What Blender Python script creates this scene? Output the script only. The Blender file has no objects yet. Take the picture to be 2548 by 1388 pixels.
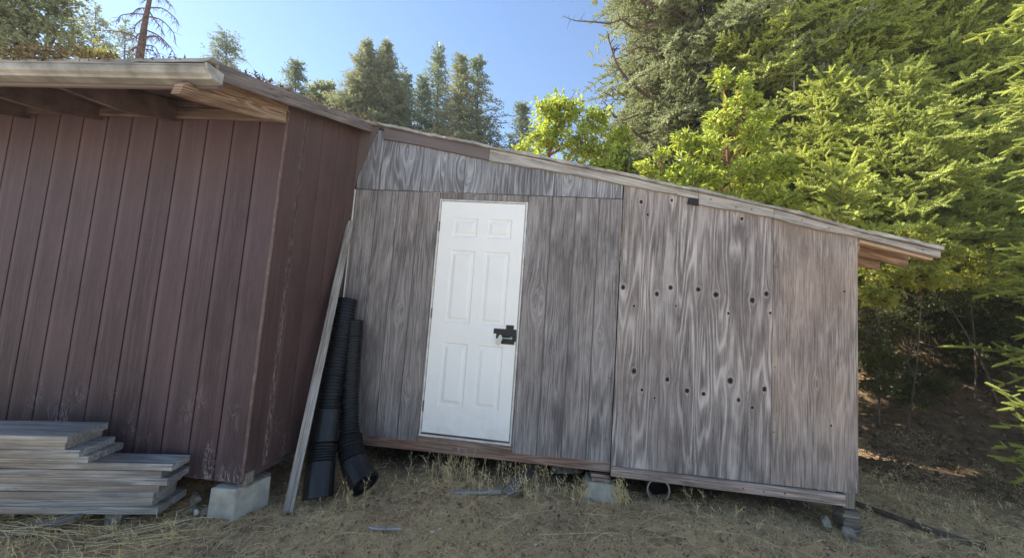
import bpy, math, random
import numpy as np
from mathutils import Vector, Matrix
random.seed(7)
RNG = np.random.default_rng(11)
SC = bpy.context.scene
COL = SC.collection
rad = math.radians

# ------------------------------------------------------------------ camera
CAM = np.array([1.05546, -3.20343, 1.10318])
YAW, PITCH, ROLL, FPX = -0.11428, 0.08162, 0.07272, 923.0
PW, PH = 2548.0, 1388.0
def cam_axes():
    cy, sy, cp, sp = math.cos(YAW), math.sin(YAW), math.cos(PITCH), math.sin(PITCH)
    f = np.array([sy*cp, cy*cp, sp]); r = np.array([cy, -sy, 0.0]); u = np.cross(r, f)
    cr, sr = math.cos(ROLL), math.sin(ROLL)
    return cr*r + sr*u, -sr*r + cr*u, f
CR, CU, CF = cam_axes()
cd = bpy.data.cameras.new('camera'); cam = bpy.data.objects.new('camera', cd); COL.objects.link(cam)
cam.matrix_world = Matrix(((CR[0], CU[0], -CF[0], CAM[0]), (CR[1], CU[1], -CF[1], CAM[1]), (CR[2], CU[2], -CF[2], CAM[2]), (0, 0, 0, 1)))
cd.sensor_width = 36; cd.lens = 36*FPX/PW; cd.clip_end = 2000; cd.clip_start = 0.05
SC.camera = cam
def at(px, py, d):                      # world point seen at a photo pixel, d metres ahead
    v = CF + CR*((px-PW/2)/FPX) - CU*((py-PH/2)/FPX)
    return CAM + v*d

# ------------------------------------------------------------------ sky, sun, exposure
SUN_EL, SUN_AZ = rad(40.0), rad(-71.0)   # azimuth from +Y, clockwise
w = bpy.data.worlds.new('World'); SC.world = w; w.use_nodes = True
nt = w.node_tree; bg = nt.nodes['Background']
sky = nt.nodes.new('ShaderNodeTexSky'); sky.sky_type = 'NISHITA'; sky.sun_disc = False
sky.sun_elevation = SUN_EL; sky.sun_rotation = SUN_AZ
sky.air_density = 1.0; sky.dust_density = 0.1; sky.ozone_density = 2.4
nt.links.new(sky.outputs[0], bg.inputs[0]); bg.inputs[1].default_value = 0.09
sd = bpy.data.lights.new('sun', 'SUN'); sd.energy = 5.0; sd.angle = rad(0.55); sd.color = (1.0, 0.94, 0.84)
sun = bpy.data.objects.new('sun', sd); COL.objects.link(sun)
sv = Vector((math.sin(SUN_AZ)*math.cos(SUN_EL), math.cos(SUN_AZ)*math.cos(SUN_EL), math.sin(SUN_EL)))
sun.rotation_euler = sv.to_track_quat('Z', 'Y').to_euler()
SC.view_settings.view_transform = 'Standard'; SC.view_settings.look = 'None'
SC.view_settings.exposure = 1.5; SC.view_settings.gamma = 1.0
SC.render.engine = 'CYCLES'
SC.cycles.max_bounces = 6; SC.cycles.transmission_bounces = 4; SC.cycles.transparent_max_bounces = 4

# ------------------------------------------------------------------ node helpers
def new_mat(name, rough=0.85, spec=0.25):
    m = bpy.data.materials.new(name); m.use_nodes = True
    b = m.node_tree.nodes['Principled BSDF']
    b.inputs['Roughness'].default_value = rough
    b.inputs['Specular IOR Level'].default_value = spec
    return m, m.node_tree, b
class NB:
    def __init__(s, t): s.t = t
    def n(s, ty, **k):
        x = s.t.nodes.new(ty)
        for a, v in k.items(): setattr(x, a, v)
        return x
    def set(s, sock, v):
        if isinstance(v, bpy.types.NodeSocket): s.t.links.new(v, sock)
        elif isinstance(v, (tuple, list)) and len(v) == 3 and sock.type == 'RGBA': sock.default_value = (*v, 1)
        else: sock.default_value = v
    def math(s, op, a, b=None, c=None):
        x = s.n('ShaderNodeMath', operation=op); s.set(x.inputs[0], a)
        if b is not None: s.set(x.inputs[1], b)
        if c is not None: s.set(x.inputs[2], c)
        return x.outputs[0]
    def vmul(s, a, v):
        x = s.n('ShaderNodeVectorMath', operation='MULTIPLY'); s.set(x.inputs[0], a); x.inputs[1].default_value = v
        return x.outputs[0]
    def noise(s, vec, scale=1.0, detail=2.0, rough=0.5, dist=0.0):
        x = s.n('ShaderNodeTexNoise'); s.set(x.inputs['Vector'], vec)
        x.inputs['Scale'].default_value = scale; x.inputs['Detail'].default_value = detail
        x.inputs['Roughness'].default_value = rough; x.inputs['Distortion'].default_value = dist
        return x.outputs[0]
    def mix(s, f, a, b, mode='MIX'):
        x = s.n('ShaderNodeMix', data_type='RGBA', blend_type=mode)
        s.set(x.inputs[0], f); s.set(x.inputs[6], a); s.set(x.inputs[7], b)
        return x.outputs[2]
    def rng(s, v, a, b, c=0.0, d=1.0):
        x = s.n('ShaderNodeMapRange'); s.set(x.inputs[0], v)
        for i, q in enumerate((a, b, c, d)): x.inputs[i+1].default_value = q
        return x.outputs[0]
    def attr(s, name):
        return s.n('ShaderNodeAttribute', attribute_name=name)
    def coord(s):
        return s.n('ShaderNodeTexCoord').outputs['Object']
    def bump(s, bsdf, h, strength=0.3, dist=0.004):
        x = s.n('ShaderNodeBump'); x.inputs['Strength'].default_value = strength; x.inputs['Distance'].default_value = dist
        s.set(x.inputs['Height'], h); s.t.links.new(x.outputs[0], bsdf.inputs['Normal'])

def wood(name, dark, mid, light, K=55.0, hx=5.0, hz=0.5, fibre=200.0, warm=None, warm_amt=0.0, band=0.6, rough=0.85, stain=0.5, knots=False):
    """weathered wood: contour lines of a stretched field (rings), fine fibre, blotchy stains; 'gr' = (along, across, depth)"""
    m, t, b = new_mat(name, rough, 0.2); B = NB(t)
    g = B.attr('gr').outputs['Vector']
    h = B.noise(B.vmul(g, (hz, hx, hx)), 1.0, 1.8, 0.5)
    wob = B.noise(B.vmul(g, (3.0, 30, 30)), 1.0, 2.0)
    ph = B.math('ADD', B.math('MULTIPLY', h, K*2.3), B.math('MULTIPLY', wob, 1.5))
    s_ = B.math('SINE', ph)
    bands = B.rng(s_, -0.2, 1.0)
    bandsharp = B.math('POWER', bands, 1.5)
    dip = B.rng(s_, -0.55, -1.0)
    area = B.rng(B.noise(B.vmul(g, (0.9, 4.5, 4.5)), 1.0, 2.0), 0.36, 0.60)
    fib = B.noise(B.vmul(g, (5, fibre, fibre)), 1.0, 3.0, 0.6)
    fibc = B.noise(B.vmul(g, (2.6, 95, 95)), 1.0, 4.0, 0.7)
    st = B.noise(B.vmul(g, (1.2, 3.0, 3.0)), 1.0, 6.0, 0.62, 0.4)
    c = B.mix(B.rng(fibc, 0.38, 0.62), tuple(x*0.8 for x in dark), tuple(x*1.15 for x in mid))
    bb = B.math('MULTIPLY', B.math('MULTIPLY', bandsharp, B.rng(area, 0, 1, 0.3, 1.0)), min(1.0, band*1.25))
    c = B.mix(B.math('MULTIPLY', dip, band*0.6), c, tuple(x*0.65 for x in dark))
    c = B.mix(bb, c, light)
    c = B.mix(B.math('MULTIPLY', B.rng(fib, 0.50, 0.72), 0.5), c, light)
    c = B.mix(B.math('MULTIPLY', B.rng(fib, 0.48, 0.28), 0.6), c, tuple(x*0.7 for x in dark))
    stv = B.noise(B.vmul(g, (0.35, 11, 11)), 1.0, 4.0, 0.65)
    c = B.mix(B.math('MULTIPLY', B.rng(stv, 0.52, 0.70), 0.34), c, tuple(x*0.6 for x in dark))
    c = B.mix(B.math('MULTIPLY', B.rng(stv, 0.45, 0.30), 0.2), c, light)
    c = B.mix(B.math('MULTIPLY', B.rng(st, 0.5, 0.68), stain), c, tuple(x*0.55 for x in dark))
    c = B.mix(B.math('MULTIPLY', B.rng(st, 0.45, 0.30), stain*0.5), c, light)
    chk = B.math('ABSOLUTE', B.math('SUBTRACT', B.noise(B.vmul(g, (2.2, 75, 75)), 1.0, 2.0), 0.5))
    chm = B.math('MULTIPLY', B.rng(chk, 0.022, 0.004), B.rng(B.noise(B.vmul(g, (1.5, 6, 6)), 1.0, 2.0), 0.48, 0.6))
    c = B.mix(B.math('MULTIPLY', chm, 0.75), c, tuple(x*0.35 for x in dark))
    if warm:
        c = B.mix(B.math('MULTIPLY', B.rng(B.noise(B.vmul(g, (0.7, 1.3, 1.3)), 1.3, 3.0), 0.42, 0.66), warm_amt), c, warm, 'MIX')
    if knots:
        kn = B.math('ADD', B.attr('knot').outputs['Fac'], B.math('MULTIPLY', B.math('SUBTRACT', B.noise(B.vmul(g, (60, 60, 60)), 1.0, 2.0), 0.5), 0.9))
        ring = B.math('MULTIPLY', B.rng(kn, 2.0, 1.4), B.rng(kn, 1.0, 1.4))
        c = B.mix(B.math('MULTIPLY', ring, 0.18), c, light)
        c = B.mix(B.math('MULTIPLY', B.rng(kn, 1.25, 1.0), 0.7), c, (0.07, 0.05, 0.042))
        c = B.mix(B.rng(kn, 0.95, 0.6), c, (0.016, 0.011, 0.009))
    tone_fac = B.attr('tone').outputs['Fac']  # mesh tone attribute, mixes in the palest wood colour
    c = B.mix(B.math('MULTIPLY', tone_fac, 0.5), c, light)
    t.links.new(c, b.inputs['Base Color'])
    B.bump(b, B.math('ADD', B.math('MULTIPLY', bb, 1.0), B.math('MULTIPLY', fib, 0.7)), 0.5, 0.002)
    return m

M = {}
M['ply_a'] = wood('weathered_plywood', (0.147, 0.132, 0.132), (0.271, 0.245, 0.237), (0.503, 0.458, 0.433), K=34, hx=8.0, hz=0.42, warm=(0.277, 0.209, 0.162), warm_amt=0.15, band=0.36, stain=0.7)
M['ply_top'] = wood('silvered_plywood', (0.137, 0.133, 0.143), (0.273, 0.270, 0.282), (0.536, 0.534, 0.536), K=34, hx=5.5, hz=0.7, band=0.5)
M['ply_b'] = wood('knotty_plywood', (0.156, 0.134, 0.128), (0.281, 0.245, 0.233), (0.620, 0.558, 0.516), K=44, hx=4.6, hz=0.33, warm=(0.358, 0.256, 0.206), warm_amt=0.15, band=0.58, knots=True, stain=0.6)
M['ply_c'] = wood('mottled_plywood', (0.175, 0.146, 0.131), (0.319, 0.271, 0.247), (0.566, 0.496, 0.436), K=16, hx=8, hz=1.2, fibre=130, warm=(0.488, 0.341, 0.250), warm_amt=0.35, band=0.28, knots=True, stain=0.6)
M['fascia'] = wood('bleached_board', (0.281, 0.257, 0.231), (0.434, 0.398, 0.359), (0.638, 0.590, 0.539), K=20, hx=8, hz=0.6, band=0.35, stain=0.3)
M['beam'] = wood('rim_beam_wood', (0.156, 0.101, 0.077), (0.284, 0.196, 0.154), (0.482, 0.378, 0.321), K=30, hx=7, hz=0.5, warm=(0.241, 0.101, 0.051), warm_amt=0.6)
M['beam_pale'] = wood('pale_rim_beam_wood', (0.227, 0.169, 0.141), (0.411, 0.324, 0.276), (0.638, 0.527, 0.462), K=30, hx=7, hz=0.5)
M['plank'] = wood('grey_plank', (0.19, 0.17, 0.15), (0.36, 0.34, 0.315), (0.60, 0.57, 0.53), K=26, hx=9, hz=0.4, band=0.45, stain=0.7, warm=(0.30, 0.22, 0.15), warm_amt=0.5)
M['plank_end'] = wood('brown_plank', (0.142, 0.115, 0.090), (0.269, 0.223, 0.173), (0.468, 0.405, 0.333), K=24, hx=8, hz=0.5, band=0.4)
M['rafter'] = wood('raw_rafter', (0.17, 0.095, 0.06), (0.40, 0.265, 0.18), (0.58, 0.43, 0.31), K=20, hx=12, hz=1.6, band=0.5, stain=0.7)
M['rafter_pale'] = wood('pale_raw_strip', (0.36, 0.24, 0.17), (0.52, 0.38, 0.28), (0.68, 0.54, 0.42), K=20, hx=9, hz=0.6, band=0.3, stain=0.3)

def brown_paint(name, base, lift, peel_z=0.25, wear=1.0):
    m, t, b = new_mat(name, 0.6, 0.3); B = NB(t)
    g = B.attr('gr').outputs['Vector']
    sep = B.n('ShaderNodeSeparateXYZ'); t.links.new(g, sep.inputs[0])
    z, u = sep.outputs[0], sep.outputs[1]
    streak = B.noise(B.vmul(g, (0.5, 9, 9)), 1.0, 4.0, 0.6)
    fine = B.noise(B.vmul(g, (6, 120, 120)), 1.0, 3.0, 0.6)
    cross = B.noise(B.vmul(g, (140, 12, 12)), 1.0, 2.0, 0.5)
    c = B.mix(B.rng(streak, 0.3, 0.7), tuple(x*0.72 for x in base), tuple(x*1.25 for x in base))
    tone = B.attr('tone').outputs['Fac']
    c = B.mix(B.math('MULTIPLY', tone, 0.55), c, lift)
    blot = B.noise(B.vmul(g, (1.3, 2.2, 2.2)), 1.0, 5.0, 0.65)
    c = B.mix(B.math('MULTIPLY', B.rng(blot, 0.48, 0.68), 0.6), c, tuple(x*0.55 for x in base))
    c = B.mix(B.math('MULTIPLY', B.rng(z, 1.1, 2.4), 0.35), c, tuple(x*1.15 for x in lift))  # upper siding greyed in the colour, like the glare over it
    drip = B.noise(B.vmul(g, (0.9, 38, 38)), 1.0, 3.0, 0.6)
    c = B.mix(B.math('MULTIPLY', B.rng(drip, 0.56, 0.72), 0.4), c, lift)
    c = B.mix(B.math('MULTIPLY', B.rng(fine, 0.45, 0.8), 0.35), c, lift)
    c = B.mix(B.math('MULTIPLY', B.rng(cross, 0.5, 0.8), 0.10), c, lift)
    # peeled flakes near the foot of the boards
    pk = B.noise(B.vmul(g, (9, 30, 30)), 1.0, 4.0, 0.55, 1.2)
    line = B.math('ABSOLUTE', B.math('SUBTRACT', pk, 0.5))
    low = B.rng(z, peel_z+0.25, peel_z-0.35)
    patch = B.rng(B.noise(B.vmul(g, (2.5, 6, 6)), 1.0, 2.0), 0.52, 0.66)
    pe = B.math('MULTIPLY', B.math('MULTIPLY', B.rng(line, 0.040, 0.012), B.math('MULTIPLY', low, patch)), wear)
    c = B.mix(pe, c, (0.36, 0.31, 0.29))
    edge = B.attr('knot').outputs['Fac']      # worn arris flag
    spots = B.rng(B.noise(B.vmul(g, (14, 60, 60)), 1.0, 3.0, 0.7), 0.48, 0.6)
    c = B.mix(B.math('MULTIPLY', B.math('MULTIPLY', edge, spots), B.rng(z, 1.6, -0.1, 0.25, 0.8)), c, (0.33, 0.29, 0.27))
    t.links.new(c, b.inputs['Base Color'])
    B.bump(b, B.math('ADD', fine, B.math('MULTIPLY', pe, -1.0)), 0.35, 0.0015)
    return m
M['brown_front'] = brown_paint('brown_siding_paint', (0.050, 0.027, 0.031), (0.150, 0.104, 0.112))
M['brown_side'] = brown_paint('brown_side_paint', (0.085, 0.046, 0.042), (0.17, 0.115, 0.105), 0.1, 0.7)
M['brown_board'] = brown_paint('brown_trim_paint', (0.12, 0.092, 0.085), (0.20, 0.16, 0.15), -5)
M['rake'] = wood('weathered_rake_wood', (0.17, 0.135, 0.12), (0.26, 0.215, 0.195), (0.38, 0.32, 0.29), K=20, hx=9, hz=.6, band=.35)

def simple(name, col, rough=0.7, spec=0.3, var=0.25, scale=8.0, bump=0.0, metal=0.0, col2=None):
    m, t, b = new_mat(name, rough, spec); B = NB(t)
    o = B.coord(); n = B.noise(o, scale, 5.0, 0.6)
    lo = tuple(x*(1-var) for x in col); hi = col2 or tuple(min(1, x*(1+var)) for x in col)
    t.links.new(B.mix(B.rng(n, 0.3, 0.7), lo, hi), b.inputs['Base Color'])
    b.inputs['Metallic'].default_value = metal
    if bump: B.bump(b, B.noise(o, scale*6, 6.0, 0.65), bump, 0.004)
    return m
def door_mat():
    m, t, b = new_mat('white_door_paint', 0.42, 0.35); B = NB(t); o = B.coord()
    sep = B.n('ShaderNodeSeparateXYZ'); t.links.new(o, sep.inputs[0])
    low = B.rng(sep.outputs[2], 0.45, 0.02); n = B.noise(o, 5.0, 6.0, 0.65); sp = B.noise(o, 60.0, 4.0, 0.6)
    g = B.math('MULTIPLY', B.rng(n, 0.42, 0.75), B.math('ADD', B.math('MULTIPLY', low, 0.45), 0.10))
    g = B.math('ADD', g, B.math('MULTIPLY', B.rng(sp, 0.62, 0.75), B.math('MULTIPLY', low, 0.35)))
    t.links.new(B.mix(g, (0.86, 0.85, 0.82), (0.50, 0.45, 0.38)), b.inputs['Base Color']); B.bump(b, B.noise(o, 220.0, 2.0), 0.05, 0.001)
    return m
M['door'] = door_mat()
M['frame_white'] = simple('dirty_white_frame', (0.62, 0.59, 0.54), 0.6, 0.3, 0.25, 14.0)
M['tape'] = simple('black_tape', (0.012, 0.012, 0.014), 0.5, 0.4, 0.3, 30.0)
M['metal_dark'] = simple('dark_steel', (0.10, 0.10, 0.11), 0.4, 0.5, 0.3, 30.0, metal=0.6)
M['steel'] = simple('bright_steel', (0.55, 0.55, 0.54), 0.35, 0.5, 0.2, 30.0, metal=0.8)
M['tag'] = simple('pale_plastic', (0.55, 0.56, 0.50), 0.5, 0.4, 0.1, 20.0)
M['pipe'] = simple('black_plastic', (0.010, 0.010, 0.011), 0.42, 0.45, 0.35, 14.0, 0.1)
M['pipe_in'] = simple('black_pipe_inside', (0.006, 0.006, 0.006), 0.9, 0.1, 0.1, 5.0)
M['pipe_dull'] = simple('dusty_plastic', (0.34, 0.27, 0.22), 0.7, 0.3, 0.5, 10.0)
M['concrete'] = simple('concrete', (0.38, 0.35, 0.29), 0.9, 0.2, 0.22, 9.0, 0.5, col2=(0.52, 0.485, 0.41))
M['concrete_stain'] = simple('stained_concrete', (0.33, 0.28, 0.20), 0.9, 0.2, 0.4, 7.0, 0.5, col2=(0.50, 0.46, 0.38))
M['rock'] = simple('grey_stone', (0.20, 0.165, 0.12), 0.9, 0.2, 0.5, 22.0, 0.9, col2=(0.40, 0.35, 0.27))
M['rock_pale'] = simple('pale_stone', (0.60, 0.54, 0.44), 0.9, 0.2, 0.3, 9.0, 0.4)
M['gutter'] = simple('galvanised_gutter', (0.25, 0.24, 0.215), 0.6, 0.4, 0.35, 6.0, 0.1, 0.15, col2=(0.42, 0.405, 0.37))
M['gutter_old'] = simple('rusty_gutter_cap', (0.30, 0.24, 0.19), 0.7, 0.3, 0.4, 12.0, 0.2, col2=(0.5, 0.49, 0.45))
M['roof'] = simple('rolled_roofing', (0.30, 0.27, 0.24), 0.8, 0.3, 0.4, 6.0, 0.4, col2=(0.5, 0.48, 0.45))
M['dark_wood'] = simple('shaded_old_wood', (0.115, 0.082, 0.078), 0.9, 0.1, 0.45, 8.0, 0.3)
M['frieze'] = wood('frieze_wood', (0.075, 0.055, 0.052), (0.11, 0.082, 0.076), (0.30, 0.20, 0.15), K=12, hx=9, hz=0.7, band=0.4, stain=0.7)
M['debris'] = simple('roof_litter', (0.12, 0.085, 0.05), 0.95, 0.1, 0.5, 30.0, 0.6, col2=(0.28, 0.2, 0.11))

def leaf_mat(name, c1, c2, trans=(0.3, 0.4, 0.05), tf=0.35, rough=0.5, spec=0.35, vs=1.3, c3=None):
    m, t, b = new_mat(name, rough, spec); B = NB(t)
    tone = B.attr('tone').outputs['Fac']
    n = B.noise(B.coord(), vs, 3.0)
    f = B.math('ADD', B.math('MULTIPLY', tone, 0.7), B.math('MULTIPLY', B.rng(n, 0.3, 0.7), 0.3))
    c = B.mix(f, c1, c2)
    t.links.new(c, b.inputs['Base Color'])
    tr = B.n('ShaderNodeBsdfTranslucent')
    t.links.new(B.mix(f, tuple(x*0.7 for x in trans), trans), tr.inputs[0])
    mx = B.n('ShaderNodeMixShader'); mx.inputs[0].default_value = tf
    t.links.new(b.outputs[0], mx.inputs[1]); t.links.new(tr.outputs[0], mx.inputs[2])
    t.links.new(mx.outputs[0], t.nodes['Material Output'].inputs[0])
    return m
M['fir'] = leaf_mat('fir_needles', (0.055, 0.08, 0.024), (0.54, 0.58, 0.17), (0.74, 0.82, 0.18), 0.31)
M['fir_bright'] = leaf_mat('fresh_fir_needles', (0.065, 0.095, 0.025), (0.64, 0.68, 0.19), (0.84, 0.90, 0.18), 0.33)
M['fir_dark'] = leaf_mat('old_fir_needles', (0.07, 0.09, 0.045), (0.33, 0.35, 0.19), (0.48, 0.52, 0.22), 0.30)
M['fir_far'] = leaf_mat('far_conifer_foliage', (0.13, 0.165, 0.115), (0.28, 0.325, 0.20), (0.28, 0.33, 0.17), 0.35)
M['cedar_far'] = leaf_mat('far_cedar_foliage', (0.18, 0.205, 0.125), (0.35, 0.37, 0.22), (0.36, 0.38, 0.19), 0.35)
M['madrone'] = leaf_mat('madrone_leaves', (0.07, 0.13, 0.02), (0.46, 0.52, 0.11), (0.70, 0.78, 0.09), 0.38, 0.35, 0.5)
M['bush'] = leaf_mat('shrub_leaves', (0.12, 0.16, 0.03), (0.46, 0.46, 0.10), (0.66, 0.64, 0.08), 0.38, 0.4, 0.4)
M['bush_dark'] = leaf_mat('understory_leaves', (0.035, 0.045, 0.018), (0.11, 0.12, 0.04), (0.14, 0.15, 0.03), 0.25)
M['oak'] = leaf_mat('oak_leaves', (0.13, 0.16, 0.09), (0.32, 0.35, 0.20), (0.40, 0.44, 0.20), 0.4)
M['oak_yellow'] = leaf_mat('yellowing_leaves', (0.20, 0.19, 0.06), (0.42, 0.38, 0.12), (0.45, 0.42, 0.1), 0.35)
M['bark'] = simple('bark', (0.085, 0.06, 0.045), 0.95, 0.1, 0.4, 12.0, 0.6, col2=(0.17, 0.13, 0.10))
M['bark_dead'] = simple('dead_bark', (0.13, 0.085, 0.07), 0.95, 0.1, 0.4, 8.0, 0.4, col2=(0.22, 0.16, 0.14))
M['bark_red'] = simple('red_bark', (0.20, 0.085, 0.045), 0.7, 0.2, 0.4, 6.0, 0.2)
M['straw'] = leaf_mat('dry_straw', (0.62, 0.44, 0.21), (0.97, 0.78, 0.45), (0.4, 0.35, 0.2), 0.12, 0.7, 0.2, 1.5)
M['litter_dark'] = leaf_mat('grass_litter', (0.085, 0.05, 0.03), (0.60, 0.46, 0.30), (0.2, 0.12, 0.05), 0.1, 0.8, 0.2, 3.0)
M['litter'] = leaf_mat('fallen_leaves', (0.05, 0.03, 0.02), (0.30, 0.20, 0.13), (0.2, 0.12, 0.05), 0.12, 0.6, 0.3, 3.0)

def ground_mat():
    m, t, b = new_mat('dry_grass_soil', 0.95, 0.1); B = NB(t)
    o = B.coord()
    a = B.noise(o, 0.9, 5.0, 0.6); c_ = B.noise(o, 14.0, 6.0, 0.7); d = B.noise(o, 70.0, 4.0, 0.7)
    c = B.mix(B.rng(c_, 0.3, 0.7), (0.38, 0.235, 0.11), (0.86, 0.61, 0.33))
    c = B.mix(B.math('MULTIPLY', B.rng(d, 0.45, 0.7), 0.6), c, (0.88, 0.66, 0.36))
    c = B.mix(B.math('MULTIPLY', B.rng(a, 0.45, 0.65), 0.5), c, (0.38, 0.22, 0.14))
    sep = B.n('ShaderNodeSeparateXYZ'); t.links.new(o, sep.inputs[0])
    bank_shade = B.math('MULTIPLY', B.rng(sep.outputs[0], 3.4, 4.6), B.rng(B.math('ADD', sep.outputs[1], B.math('MULTIPLY', sep.outputs[0], 0.25)), 1.35, 2.3))
    c = B.mix(B.math('MULTIPLY', bank_shade, 0.85), c, B.mix(B.rng(c_, 0.35, 0.65), (0.04, 0.028, 0.018), (0.11, 0.078, 0.05)))  # shade on the right bank, put into the soil colour
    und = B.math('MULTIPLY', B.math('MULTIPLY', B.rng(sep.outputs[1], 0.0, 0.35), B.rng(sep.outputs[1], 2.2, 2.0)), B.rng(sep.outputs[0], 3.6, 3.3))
    c = B.mix(B.math('MULTIPLY', und, 0.85), c, (0.07, 0.05, 0.035))  # shade under the floors deepened in the soil colour
    mot = B.noise(o, 5.0, 5.0, 0.65)
    c = B.mix(B.math('MULTIPLY', B.rng(mot, 0.5, 0.62), 0.5), c, (0.22, 0.13, 0.075))
    # unseen pale gravel behind the camera, added to bounce sun onto the walls
    bounce_ground = B.rng(sep.outputs[1], -2.3, -3.2)
    c = B.mix(B.math('MULTIPLY', bounce_ground, 0.9), c, (0.62, 0.57, 0.48))
    t.links.new(c, b.inputs['Base Color'])
    B.bump(b, B.math('ADD', c_, d), 0.8, 0.02)
    return m
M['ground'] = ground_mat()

# ------------------------------------------------------------------ mesh helpers
class MB:
    def __init__(s): s.v = []; s.f = []; s.g = []; s.t = []; s.k = []
    def add(s, vs, fs, gr=None, tone=0.0, knot=0.0):
        n = len(s.v); s.v += [tuple(map(float, q)) for q in vs]; s.f += [tuple(i+n for i in f) for f in fs]
        s.g += list(gr) if gr is not None else [(q[2], q[0], q[1]) for q in vs]
        s.t += list(tone) if hasattr(tone, '__len__') else [tone]*len(vs)
        s.k += list(knot) if hasattr(knot, '__len__') else [knot]*len(vs)
    def box(s, o, ax, ay, az, lx, ly, lz, seg=1, wob=0.0, off=None, bev=0.004, tone=0.0):
        """bar starting at o along ax (length lx, seg pieces), across ay (ly) and az (lz); chamfered edges"""
        o, ax, ay, az = map(np.array, (o, ax, ay, az)); off = off if off is not None else random.random()*50
        vs, gr = [], []
        c = min(bev, ly*0.3, lz*0.3)
        prof = [(c, 0), (ly-c, 0), (ly, c), (ly, lz-c), (ly-c, lz), (c, lz), (0, lz-c), (0, c)]
        for i in range(seg+1):
            x = lx*i/seg
            w1, w2 = (random.uniform(-wob, wob), random.uniform(-wob, wob)) if wob else (0, 0)
            for (p, q) in prof:
                vs.append(o + ax*x + ay*(p+w1) + az*(q+w2)); gr.append((x+off, p+off*.37, q))
        fs = []
        for i in range(seg):
            for j in range(8):
                a, b2 = i*8+j, i*8+(j+1) % 8
                fs.append((a, b2, b2+8, a+8))
        fs.append(tuple(range(7, -1, -1))); fs.append(tuple(seg*8+j for j in range(8)))
        s.add(vs, fs, gr, tone)
    def bar(s, p, q, up, wd, ht, **k):
        p, q, up = (np.array(x, float) for x in (p, q, up)); a = q-p; L = np.linalg.norm(a); a = a/L
        sd_ = np.cross(a, up); sd_ /= np.linalg.norm(sd_); u = np.cross(sd_, a)
        s.box(p - sd_*wd/2 - u*ht/2, a, sd_, u, L, wd, ht, **k)
    def tube(s, pts, radii, n=8, cap=True, gr_off=0.0, tone=0.0):
        pts = [np.array(p, float) for p in pts]; vs, gr = [], []
        ref = np.array((0.31, 0.17, 0.93)); L = 0
        for i, p in enumerate(pts):
            d = pts[min(i+1, len(pts)-1)] - pts[max(i-1, 0)]; d /= (np.linalg.norm(d)+1e-9)
            a = np.cross(d, ref); 
            if np.linalg.norm(a) < 1e-3: a = np.cross(d, (1, 0, 0))
            a /= np.linalg.norm(a); b2 = np.cross(d, a)
            if i: L += np.linalg.norm(p-pts[i-1])
            for j in range(n):
                th = 2*math.pi*j/n
                vs.append(p + (a*math.cos(th)+b2*math.sin(th))*radii[i]); gr.append((L+gr_off, th*0.1, 0))
        fs = [(i*n+j, i*n+(j+1) % n, (i+1)*n+(j+1) % n, (i+1)*n+j) for i in range(len(pts)-1) for j in range(n)]
        if cap: fs += [tuple(range(n-1, -1, -1)), tuple((len(pts)-1)*n+j for j in range(n))]
        s.add(vs, fs, gr, tone)

def link(name, me, mat, parent=None, smooth=False):
    o = bpy.data.objects.new(name, me); COL.objects.link(o)
    if mat: me.materials.append(mat)
    if smooth: me.shade_smooth()
    if parent is not None: o.parent = parent
    return o
def world_loc(o):
    v = Vector((0, 0, 0))
    while o is not None: v = v + o.location; o = o.parent
    return v
def obj(name, mb, mat, parent=None, smooth=False):
    me = bpy.data.meshes.new(name)
    v = np.array(mb.v, dtype=np.float64)
    if parent is not None: v = v - np.array(world_loc(parent))
    base = np.zeros(3)
    if parent is None:                      # origin at the thing's base
        base = np.array([(v[:, 0].min()+v[:, 0].max())/2, (v[:, 1].min()+v[:, 1].max())/2, v[:, 2].min()]); v = v - base
    me.from_pydata(v.tolist(), [], mb.f)
    a = me.attributes.new('gr', 'FLOAT_VECTOR', 'POINT'); a.data.foreach_set('vector', np.array(mb.g, dtype=np.float32).ravel())
    a = me.attributes.new('tone', 'FLOAT', 'POINT'); a.data.foreach_set('value', np.array(mb.t, dtype=np.float32))
    a = me.attributes.new('knot', 'FLOAT', 'POINT'); a.data.foreach_set('value', np.array(mb.k, dtype=np.float32))
    me.update()
    o = link(name, me, mat, parent, smooth); o.location = base.tolist() if parent is None else (0, 0, 0)
    return o
def tri_obj(name, V, mat, parent=None, tone=None):
    """V: (n,3,3) triangle soup -> one mesh"""
    n = len(V); me = bpy.data.meshes.new(name); v = V.reshape(-1, 3).astype(np.float64)
    if parent is not None: v = v - np.array(world_loc(parent))
    me.vertices.add(3*n); me.vertices.foreach_set('co', v.astype(np.float32).ravel())
    me.loops.add(3*n); me.loops.foreach_set('vertex_index', np.arange(3*n, dtype=np.int32))
    me.polygons.add(n); me.polygons.foreach_set('loop_start', np.arange(0, 3*n, 3, dtype=np.int32))
    me.polygons.foreach_set('loop_total', np.full(n, 3, dtype=np.int32))
    if tone is not None:
        a = me.attributes.new('tone', 'FLOAT', 'POINT'); a.data.foreach_set('value', np.repeat(tone, 3).astype(np.float32))
    me.update(calc_edges=True)
    return link(name, me, mat, parent)
def empty(name, loc, label=None, cat=None, group=None):
    o = bpy.data.objects.new(name, None); COL.objects.link(o); o.location = loc; o.empty_display_size = 0.1
    return tag(o, label, cat, group)
def tag(o, label=None, cat=None, group=None, kind=None):
    if label: o['label'] = label
    if cat: o['category'] = cat
    if group: o['group'] = group
    if kind: o['kind'] = kind
    return o

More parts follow.
